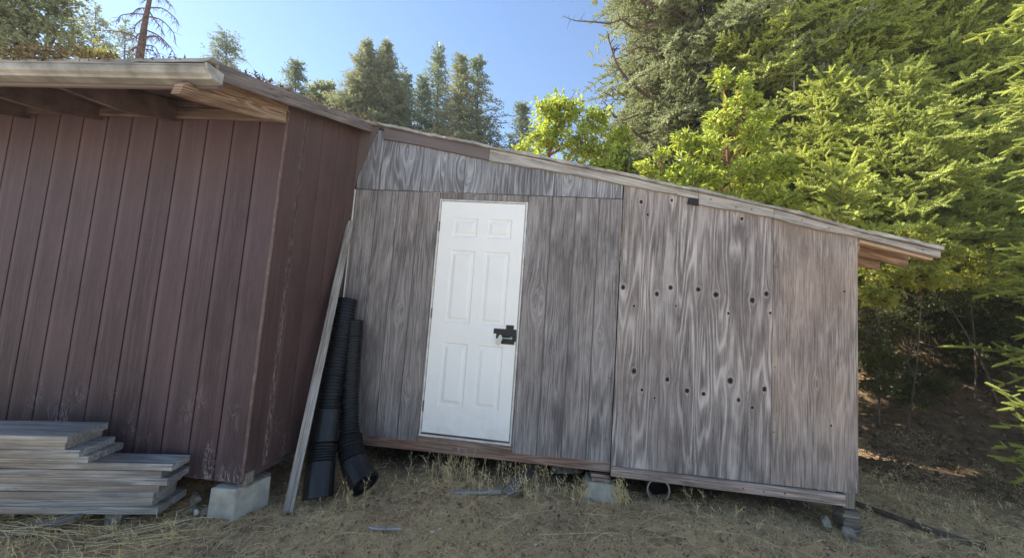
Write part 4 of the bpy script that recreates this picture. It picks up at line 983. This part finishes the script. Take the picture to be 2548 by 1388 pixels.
def leaves(C, D, L, fold=0.25, wid=0.42):
    """elliptic leaves: base C, direction D, length L; 4 triangles each, folded at the midrib"""
    C, D, L = np.array(C), np.array(D), np.array(L)[:, None]; D = D/(np.linalg.norm(D, axis=1)[:, None]+1e-9)
    s, n = frames(D, np.array([0, 0, 1.0])+RNG.standard_normal(C.shape)*.5)
    m0 = C; m1 = C+D*L*.5-n*L*.04; m2 = C+D*L-n*L*.12
    a = C+D*L*.45+s*L*wid*.5+n*L*fold*.3; b_ = C+D*L*.45-s*L*wid*.5+n*L*fold*.3
    return np.concatenate([np.stack([m0, a, m1], 1), np.stack([m1, a, m2], 1), np.stack([m0, m1, b_], 1), np.stack([m1, m2, b_], 1)])
def broadleaf(name, px, d, lobes, mat, label, cat='tree', group=None, leaf=0.09, nper=10, dens=60, bark='bark_red', trunk=0.05, y_ref=800, wid=0.42, seedv=1, shell=0.35, upb=0.5, spread=0.10):
    """lobes: (px, py, d, rx, rz) crown masses; rosettes of leaves at twig ends within them, joined to the stem by limbs"""
    b = at(px, y_ref, d); x0, y0 = b[0], b[1]; z0 = float(gz(x0, y0)); t = empty(name, (x0, y0, z0-.05), label, cat, group); r = random.Random(seedv)
    tmb = MB(); lm = MB(); C, D, L, tn = [], [], [], []
    cs = [(at(a, b2, c), rx, rz) for (a, b2, c, rx, rz) in lobes]
    hub = np.array((x0, y0, z0)); topc = max(cs, key=lambda q: q[0][2])[0]
    tmb.tube(spline([hub-np.array((0, 0, .1)), hub*.6+topc*.4+np.array((.05, 0, 0)), topc], 6), list(np.linspace(trunk, trunk*.3, 13)), 9); obj('trunk', tmb, M[bark], t, True)
    for (c, rx, rz) in cs:
        k = np.clip((c[2]-z0)/(topc[2]-z0+1e-6)-.15, 0, 1); a = hub+(topc-hub)*k
        lm.tube(spline([a, (a+c)/2+np.array((0, 0, -.08)), c], 5), list(np.linspace(trunk*.5, trunk*.15, 11)), 6, cap=False)
        N = int(dens*rx*rx*rz*14)+6
        for _ in range(N):
            v = np.array([r.gauss(0, 1) for _ in range(3)]); v /= np.linalg.norm(v); q = r.uniform(shell, 1)**.5
            wob = 0.75+0.35*math.sin(v[0]*5+c[0]*3)*math.cos(v[2]*6+c[2])+.15*r.random()
            p = c+v*np.array((rx, rx, rz))*q*wob
            if r.random() < .35: lm.tube([c+(p-c)*.35, c+(p-c)*.7+np.array((0, 0, .02)), p], [.008, .005, .003], 4, cap=False)
            ax = v*.6+np.array((0, 0, upb))+RNG.standard_normal(3)*.3; ax /= np.linalg.norm(ax); tone = min(1, max(0, r.gauss(.5, .25)))
            for _k in range(nper):
                a_ = r.uniform(0, 6.283); el = r.uniform(-.2, 1.1); s1 = np.cross(ax, (.3, .5, .8)); s1 /= np.linalg.norm(s1); s2 = np.cross(ax, s1)
                dd = (s1*math.cos(a_)+s2*math.sin(a_))*math.cos(el)+ax*math.sin(el)
                C.append(p+RNG.standard_normal(3)*leaf*spread+dd*leaf*.15-ax*leaf*r.random()*.8); D.append(dd); L.append(leaf*r.uniform(.65, 1.2)); tn.append(tone+r.gauss(0, .1))
    if lm.v: obj('branches', lm, M[bark], t)
    V = leaves(C, D, L, wid=wid); tri_obj('crown', V, M[mat], t, np.clip(np.tile(np.array(tn), 4), 0, 1))
    return t, len(V)

TOT = 0
def count(r):
    global TOT; TOT += r[1]; return r[0]
G1 = 'firs crowding the bank right of the sheds'
# old open fir with bare limbs, and the back row
count(conifer('old_fir', 1735, 10.5, -760, 3.6, 'fir_dark', 'old open fir with bare crooked limbs at the left edge of the woods', group=G1, zlo=1.8, tpl=TPL_MID, sl=0.20, bsp=0.17, wh=0.36, nb=8, droop=0.55, rise=0.35, prof=0.32, gap=0.08, side=0.34, irr=0.25, hang=0.8, trunk_r=.17))
BK = dict(group=G1, zlo=1.5, tpl=TPL_FAR, sl=0.26, bsp=0.2, wh=0.34, nb=9, prof=.4, droop=.4, mat='fir_dark')
count(conifer('fir_tree', 1650, 14.5, -420, 2.4, label='dark fir in the back row behind the old open fir', **BK))
count(conifer('fir_tree', 1920, 14, -500, 2.9, label='dark tall fir in the back row right of the old open fir', **BK))
count(conifer('fir_tree', 2160, 13.5, -480, 2.9, label='dark tall fir in the back row behind the middle of the woods', **BK))
count(conifer('fir_tree', 2400, 13, -420, 2.8, label='dark tall fir in the back row toward the right', **BK))
count(conifer('fir_tree', 2650, 11.5, -300, 2.6, label='dark fir far back at the right edge of the photo', **BK))
# middle row
MR = dict(group=G1, bsp=0.16, wh=0.25, nb=9, prof=.5, sl=0.19, hang=.15, side=.45)
count(conifer('fir_tree', 1700, 9.4, 110, 1.15, 'fir_dark', 'mid green fir top low in front of the old open fir', zlo=1.6, **MR))
count(conifer('fir_tree', 1890, 8.6, -300, 1.75, 'fir', 'tall green fir rising above the tall madrone', zlo=1.6, **MR))
count(conifer('fir_tree', 2130, 8.4, -360, 2.1, 'fir_bright', 'tall green fir in the middle of the woods, top cut by the frame', zlo=1.3, **MR))
count(conifer('fir_tree', 2370, 7.8, -300, 1.85, 'fir_bright', 'bright tall fir left of the near branches at the right edge', zlo=1.2, **MR))
count(conifer('fir_tree', 2560, 7.6, -260, 1.9, 'fir_bright', 'green fir filling the gap behind the near sprays at the right edge', zlo=1.0, **MR))
# front row
FR = dict(group=G1, tpl=TPL_FINE, zlo=2.0, bsp=0.13, nb=8, prof=.6, wh=.18, hang=.08, side=.45)
count(conifer('young_fir', 2060, 7.0, 190, 1.45, 'fir_bright', 'bright young fir with pointed top over the end panel', sl=0.15, rise=.5, **FR))
count(conifer('young_fir', 2250, 6.2, 190, 1.45, 'fir', 'greener young fir above the right eave', sl=0.15, rise=.5, **FR))
count(conifer('young_fir', 2095, 5.3, 430, 0.62, 'fir_bright', 'small bright fir peeping low over the end of the roof', sl=0.13, rise=.6, **FR))
count(conifer('young_fir', 1950, 7.6, 330, 0.85, 'fir', 'green young fir between the tall madrone and the bright young fir', sl=0.15, rise=.5, **FR))
count(conifer('young_fir', 1570, 6.8, 385, 0.8, 'fir_dark', 'small dark fir between the two madrones', sl=0.15, **FR))
count(conifer('fir_tree', 2760, 4.2, -520, 1.0, 'fir_bright', 'nearest fir with yellow green sprays reaching in from the right edge', group=G1, zlo=.5, tpl=TPL_NEAR, sl=0.125, bsp=0.10, wh=0.24, nb=7, prof=.1, rise=.3, droop=.30, irr=.3, gap=.2, side=.40, hang=.12))
count(conifer('fir_tree', 2450, 6.4, 300, 1.2, 'fir', 'shaded green fir behind the near sprays, right of the eave', sl=0.15, **FR))
# madrones and shrubs
G2 = 'yellow green broadleaf trees over the roof'
count(broadleaf('madrone_tree', 1400, 7.0, [(1400, 285, 7.0, .50, .44), (1360, 345, 7.0, .46, .34), (1450, 360, 6.9, .5, .35), (1330, 395, 6.8, .30, .2), (1500, 420, 6.7, .5, .3), (1420, 440, 6.6, .5, .3), (1540, 350, 7.1, .35, .4), (1300, 380, 7.0, .25, .22), (1480, 300, 7.1, .36, .34), (1580, 440, 6.9, .4, .28), (1530, 390, 6.8, .4, .3), (1360, 270, 7.0, .3, .25)], 'madrone', 'rounded bright madrone against the sky left of the woods', group=G2, leaf=.095, nper=8, dens=140, seedv=3, shell=.15))
count(broadleaf('madrone_tree', 1830, 5.9, [(1800, 190, 6.0, .20, .20), (1850, 200, 6.0, .16, .16), (1860, 250, 5.9, .26, .22), (1790, 300, 5.9, .30, .26), (1870, 340, 5.9, .34, .26), (1760, 370, 5.8, .36, .26), (1860, 430, 5.8, .42, .28), (1760, 450, 5.7, .4, .25), (1690, 420, 5.7, .25, .22), (1890, 500, 5.7, .4, .25), (1940, 420, 5.8, .34, .28), (1960, 510, 5.7, .34, .22), (1700, 350, 5.9, .26, .2), (1900, 290, 5.9, .22, .2), (1700, 480, 5.7, .35, .22), (1800, 510, 5.6, .4, .2)], 'madrone', 'tall bright madrone with upright leaf rosettes over the knotty panel', group=G2, leaf=.10, nper=8, dens=150, seedv=5, upb=.8, shell=.15))
count(broadleaf('madrone_tree', 1640, 5.8, [(1645, 375, 5.8, .16, .14), (1610, 420, 5.8, .24, .16), (1650, 450, 5.7, .3, .16)], 'madrone', 'small madrone sprig between the two large ones', group=G2, leaf=.095, nper=8, dens=150, seedv=7))
G3 = 'shrubs beyond the right end of the shed'
count(broadleaf('shrub', 2250, 4.8, [(2250, 600, 4.8, .26, .13), (2300, 580, 4.8, .18, .13), (2200, 660, 4.7, .26, .17), (2290, 690, 4.8, .34, .2), (2190, 740, 4.6, .24, .17), (2165, 680, 4.5, .15, .17), (2340, 640, 4.9, .26, .17)], 'bush', 'yellow green shrub showing around the right eave of the grey shed', 'shrub', G3, leaf=.06, nper=9, dens=560, bark='bark', seedv=9, trunk=.012))
count(broadleaf('shrub', 2420, 5.1, [(2400, 640, 5.1, .32, .18), (2450, 690, 5.0, .32, .2), (2370, 700, 5.1, .3, .18)], 'bush', 'yellow green shrub right of the eave tip', 'shrub', G3, leaf=.06, nper=9, dens=300, bark='bark', seedv=11, trunk=.012))
count(broadleaf('shrub', 2480, 5.0, [(2450, 800, 5.2, .40, .30), (2540, 860, 4.9, .35, .30), (2400, 880, 5.3, .35, .22), (2520, 760, 5.2, .35, .25), (2350, 740, 5.2, .35, .2)], 'bush_dark', 'dark leafy brush at the right edge under the near fir', 'shrub', G3, leaf=.055, nper=8, dens=420, bark='bark', seedv=17, trunk=.02))
count(conifer('young_fir', 2640, 3.4, 1000, .50, 'fir_bright', 'low bright fir tip poking in at the lower right edge', group=G1, zlo=-.05, tpl=TPL_NEAR, sl=.10, bsp=.09, wh=.13, nb=7, prof=.4, rise=.4, hang=.1))
count(broadleaf('shrub', 2200, 5.3, [(2165, 850, 4.7, .20, .35), (2190, 950, 4.7, .26, .18), (2270, 990, 4.8, .26, .14), (2190, 900, 5.0, .30, .25), (2290, 950, 5.2, .38, .22), (2400, 940, 5.5, .42, .25), (2510, 900, 5.6, .42, .35), (2300, 780, 5.6, .45, .35)], 'bush_dark', 'low dark brush reaching the ground behind the right corner', 'shrub', G3, leaf=.055, nper=8, dens=480, bark='bark', seedv=15, trunk=.02))
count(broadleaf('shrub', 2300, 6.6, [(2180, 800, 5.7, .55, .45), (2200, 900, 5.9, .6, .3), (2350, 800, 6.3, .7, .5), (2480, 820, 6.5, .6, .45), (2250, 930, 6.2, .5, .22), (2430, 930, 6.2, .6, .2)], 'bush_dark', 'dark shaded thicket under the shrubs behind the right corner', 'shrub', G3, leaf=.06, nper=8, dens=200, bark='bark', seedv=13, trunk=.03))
mb = MB()
tt_ = empty('sprout', tuple(at(2175, 700, 5.0)*np.array((1, 1, 0))+np.array((0, 0, float(gz(*at(2175, 700, 5.0)[:2]))))), 'thin upright leafy sprout just above the right part of the roof', 'sapling')
a, b_ = at(2185, 700, 5.0), at(2160, 530, 5.0); mb.tube([np.array((a[0], a[1], float(gz(a[0], a[1])))), a, b_], [.012, .008, .003], 6); obj('stem', mb, M['bark'], tt_)
C, D, L = [], [], []
for i in range(46):
    t_ = random.random(); p = a+(b_-a)*t_; C.append(p); D.append((random.gauss(0, 1), random.gauss(0, 1), .7)); L.append(.05)
tri_obj('foliage', leaves(C, D, L, wid=.5), M['madrone'], tt_, np.full(46*4, .7))

# dead sunlit twigs in the thicket
T, tt = [], []
for _ in range(260):
    p = at(random.gauss(2290, 60), random.gauss(860, 50), random.uniform(5.6, 6.1)); d = RNG.standard_normal(3)*np.array((.12, .05, .12)); w_ = np.array((.003, 0, .003)); T += [(p-w_, p+w_, p+d)]; tt.append(random.random())
tag(tri_obj('dead_twigs', np.array(T), M['straw'], tone=np.array(tt)), 'pale tangle of dead twigs inside the dark thicket', 'twigs', kind='stuff')

# far trees behind the sheds
G4 = 'distant trees on the skyline behind the sheds'
far = dict(tpl=TPL_FAR, group=G4, y_ref=600)
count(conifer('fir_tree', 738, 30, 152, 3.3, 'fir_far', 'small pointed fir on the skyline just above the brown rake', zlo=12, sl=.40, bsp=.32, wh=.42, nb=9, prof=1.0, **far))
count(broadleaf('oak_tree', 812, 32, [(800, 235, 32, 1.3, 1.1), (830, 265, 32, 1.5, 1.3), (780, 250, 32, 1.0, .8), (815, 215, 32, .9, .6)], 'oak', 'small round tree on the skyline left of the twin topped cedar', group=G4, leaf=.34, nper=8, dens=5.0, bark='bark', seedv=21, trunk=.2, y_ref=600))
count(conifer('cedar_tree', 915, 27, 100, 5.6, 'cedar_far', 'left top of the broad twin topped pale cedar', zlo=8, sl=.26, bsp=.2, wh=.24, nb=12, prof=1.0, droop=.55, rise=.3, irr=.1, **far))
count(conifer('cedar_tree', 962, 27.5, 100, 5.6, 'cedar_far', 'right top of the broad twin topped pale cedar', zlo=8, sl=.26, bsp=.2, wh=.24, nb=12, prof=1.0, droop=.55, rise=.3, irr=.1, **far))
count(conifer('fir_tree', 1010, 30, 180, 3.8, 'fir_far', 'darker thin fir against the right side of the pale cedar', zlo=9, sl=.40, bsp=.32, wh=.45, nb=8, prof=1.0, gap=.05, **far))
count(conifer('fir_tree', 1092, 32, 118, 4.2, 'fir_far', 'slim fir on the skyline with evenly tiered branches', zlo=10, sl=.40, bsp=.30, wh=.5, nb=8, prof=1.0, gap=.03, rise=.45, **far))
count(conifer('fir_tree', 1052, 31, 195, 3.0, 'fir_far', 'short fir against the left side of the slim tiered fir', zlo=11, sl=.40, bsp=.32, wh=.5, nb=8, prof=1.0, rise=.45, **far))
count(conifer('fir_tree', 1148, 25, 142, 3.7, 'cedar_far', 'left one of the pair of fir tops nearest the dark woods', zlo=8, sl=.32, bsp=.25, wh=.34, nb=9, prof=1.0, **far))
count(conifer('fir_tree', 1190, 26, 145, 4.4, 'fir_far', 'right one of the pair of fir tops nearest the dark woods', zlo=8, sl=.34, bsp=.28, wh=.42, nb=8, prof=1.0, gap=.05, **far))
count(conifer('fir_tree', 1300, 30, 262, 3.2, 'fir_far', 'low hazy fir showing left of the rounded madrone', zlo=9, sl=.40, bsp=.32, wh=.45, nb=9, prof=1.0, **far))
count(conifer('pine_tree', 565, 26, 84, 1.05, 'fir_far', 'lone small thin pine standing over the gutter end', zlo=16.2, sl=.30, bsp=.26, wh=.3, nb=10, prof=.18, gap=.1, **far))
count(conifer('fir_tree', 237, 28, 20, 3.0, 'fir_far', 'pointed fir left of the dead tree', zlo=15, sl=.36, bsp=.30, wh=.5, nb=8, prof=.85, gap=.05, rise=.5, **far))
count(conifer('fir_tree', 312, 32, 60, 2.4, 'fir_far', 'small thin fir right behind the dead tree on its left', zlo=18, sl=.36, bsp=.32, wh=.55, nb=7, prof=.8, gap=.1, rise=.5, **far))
# left broadleaf mass
count(broadleaf('oak_tree', 60, 12, [(30, 60, 12, 1.3, .8), (100, 40, 12.2, 1.2, .7), (140, 90, 12, .9, .6), (60, 130, 11.8, 1.2, .6), (-60, 60, 12, 1.3, 1.2), (150, 140, 12, .7, .4), (0, 10, 12.5, 1.2, .8), (60, -60, 12, 1.6, .9), (140, 10, 12.3, .9, .5)], 'oak', 'big loose leaved tree filling the upper left corner', group=G4, leaf=.13, nper=8, dens=15, bark='bark', seedv=31, trunk=.2))
count(broadleaf('oak_tree', 245, 13, [(240, 135, 13, .7, .28), (275, 150, 13, .5, .2), (215, 145, 13, .5, .25)], 'oak_yellow', 'low yellowing bush top between the corner tree and the dead tree', group=G4, leaf=.13, nper=8, dens=40, bark='bark', seedv=33, trunk=.08))
# branch tip hanging into the sky at the upper left
def twig_cluster(parent, pts, r0, mat, n_tw, tl, hang=True, seed=1):
    r = random.Random(seed); mb = MB(); P = spline(pts, 6); mb.tube(P, list(np.linspace(r0, r0*.25, len(P))), 5, cap=False)
    for _ in range(n_tw):
        p = P[r.randrange(2, len(P))]; d = np.array((r.gauss(0, .5), r.gauss(0, .5), (-1 if hang else .2)+r.gauss(0, .5))); d *= tl*r.uniform(.3, 1)/np.linalg.norm(d)
        q = p+d*.5+np.array((r.gauss(0, .03), 0, 0)); mb.tube([p, q, p+d], [r0*.3, r0*.22, r0*.1], 4, cap=False)
    return mb
# dead tree
def snag():
    d = 13.0; b = at(345, 600, d); z0 = float(gz(b[0], b[1])); t = empty('dead_tree', (b[0], b[1], z0), 'bare dead tree with arching drooping branches on the skyline', 'tree', G4)
    foot = at(343, 170, d); top = at(376, -30, d); base = np.array((foot[0]-(top[0]-foot[0])*1.5*0.2, foot[1], z0))
    mb = MB(); mb.tube(spline([base, foot, at(360, 60, d), top, at(380, -160, d)], 6), list(np.linspace(.14, .025, 25)), 9); obj('trunk', mb, M['bark_dead'], t, True)
    arcs = [[(371, 22), (345, 22), (328, 35)], [(368, 38), (335, 35), (300, 40), (298, 55)], [(362, 60), (345, 30), (330, 75)][:0] or [(368, 40), (340, 60), (333, 82)],
            [(372, 20), (405, 22), (435, 45), (446, 62)], [(368, 42), (400, 50), (430, 80), (437, 108)], [(362, 75), (395, 90), (425, 120), (439, 148)], [(352, 100), (310, 82), (262, 76)],
            [(357, 98), (385, 92), (420, 115)], [(352, 112), (385, 118), (403, 152)], [(354, 122), (380, 128), (400, 152)], [(371, 28), (385, 50), (400, 68), (407, 85)], [(376, -5), (410, 0), (428, 15)],
            [(360, 80), (345, 85), (330, 100)], [(350, 118), (330, 122), (318, 135)], [(375, 5), (355, -5), (340, -20)], [(353, 100), (375, 90), (400, 95), (415, 118)]]
    for i, a in enumerate(arcs):
        dd = d+random.uniform(-.6, .6); pts = [at(a[0][0], a[0][1], d)]+[at(x, y, dd) for x, y in a[1:]]
        obj('branch', twig_cluster(t, pts, .026, None, 22, .32, seed=i), M['bark_dead'], t)
snag()
# limbs of the old fir seen against its foliage, and the bare twig pointing into the sky
def old_limbs():
    t = bpy.data.objects['old_fir']; d = 9.6
    L = [[(1900, 330), (1740, 262), (1640, 250), (1590, 225), (1540, 170), (1515, 100)], [(1850, 60), (1720, 40), (1640, 25), (1580, -10)], [(1800, 150), (1660, 130), (1600, 118), (1570, 128)],
         [(1760, 80), (1680, 30), (1610, -20)], [(1640, 60), (1580, 70), (1545, 50), (1520, 60)], [(1650, 380), (1580, 330), (1530, 290), (1500, 250)]]
    for i, a in enumerate(L):
        pts = [at(x, y, d+random.uniform(-.3, .2)) for x, y in a]
        obj('limb', twig_cluster(t, pts, .075 if i < 2 else .045, None, 26, .35, hang=False, seed=50+i), M['bark'], t)
    pts = [at(x, y, 9.4) for x, y in [(1520, 60), (1470, 55), (1430, 52), (1400, 40)]]
    obj('limb', twig_cluster(t, pts, .022, None, 14, .3, hang=False, seed=70), M['bark'], t)
old_limbs()
# pale dead stem in the middle of the woods
t = bpy.data.objects['old_fir']
a, b_ = at(1975, 260, 7.8), at(1978, 60, 7.8); st = empty('dead_sapling', (a[0], a[1], float(gz(a[0], a[1]))), 'pale thin dead stem standing among the firs', 'tree', None)
mb = MB(); mb.tube([(a[0], a[1], float(gz(a[0], a[1]))), a, b_], [.03, .02, .008], 7); obj('trunk', mb, M['fascia'], st)
# ------------------------------------------------------------------ air
def haze():
    x0, x1, y0, y1, z0, z1 = -60, 40, -30, 50, -1.6, 34
    mb = MB(); vs = [(x, y, z) for z in (z0, z1) for (x, y) in ((x0, y0), (x1, y0), (x1, y1), (x0, y1))]
    mb.add(vs, [(3, 2, 1, 0), (4, 5, 6, 7), (0, 1, 5, 4), (1, 2, 6, 5), (2, 3, 7, 6), (3, 0, 4, 7)])
    m = bpy.data.materials.new('haze_air'); m.use_nodes = True; t = m.node_tree
    t.nodes.remove(t.nodes['Principled BSDF']); v = t.nodes.new('ShaderNodeVolumePrincipled')
    v.inputs['Density'].default_value = 0.001; v.inputs['Color'].default_value = (0.90, 0.94, 1.0, 1); v.inputs['Anisotropy'].default_value = 0.0
    t.links.new(v.outputs[0], t.nodes['Material Output'].inputs['Volume'])
    o = obj('haze', mb, m); tag(o, kind='stuff')
haze()
print('foliage tris', TOT)
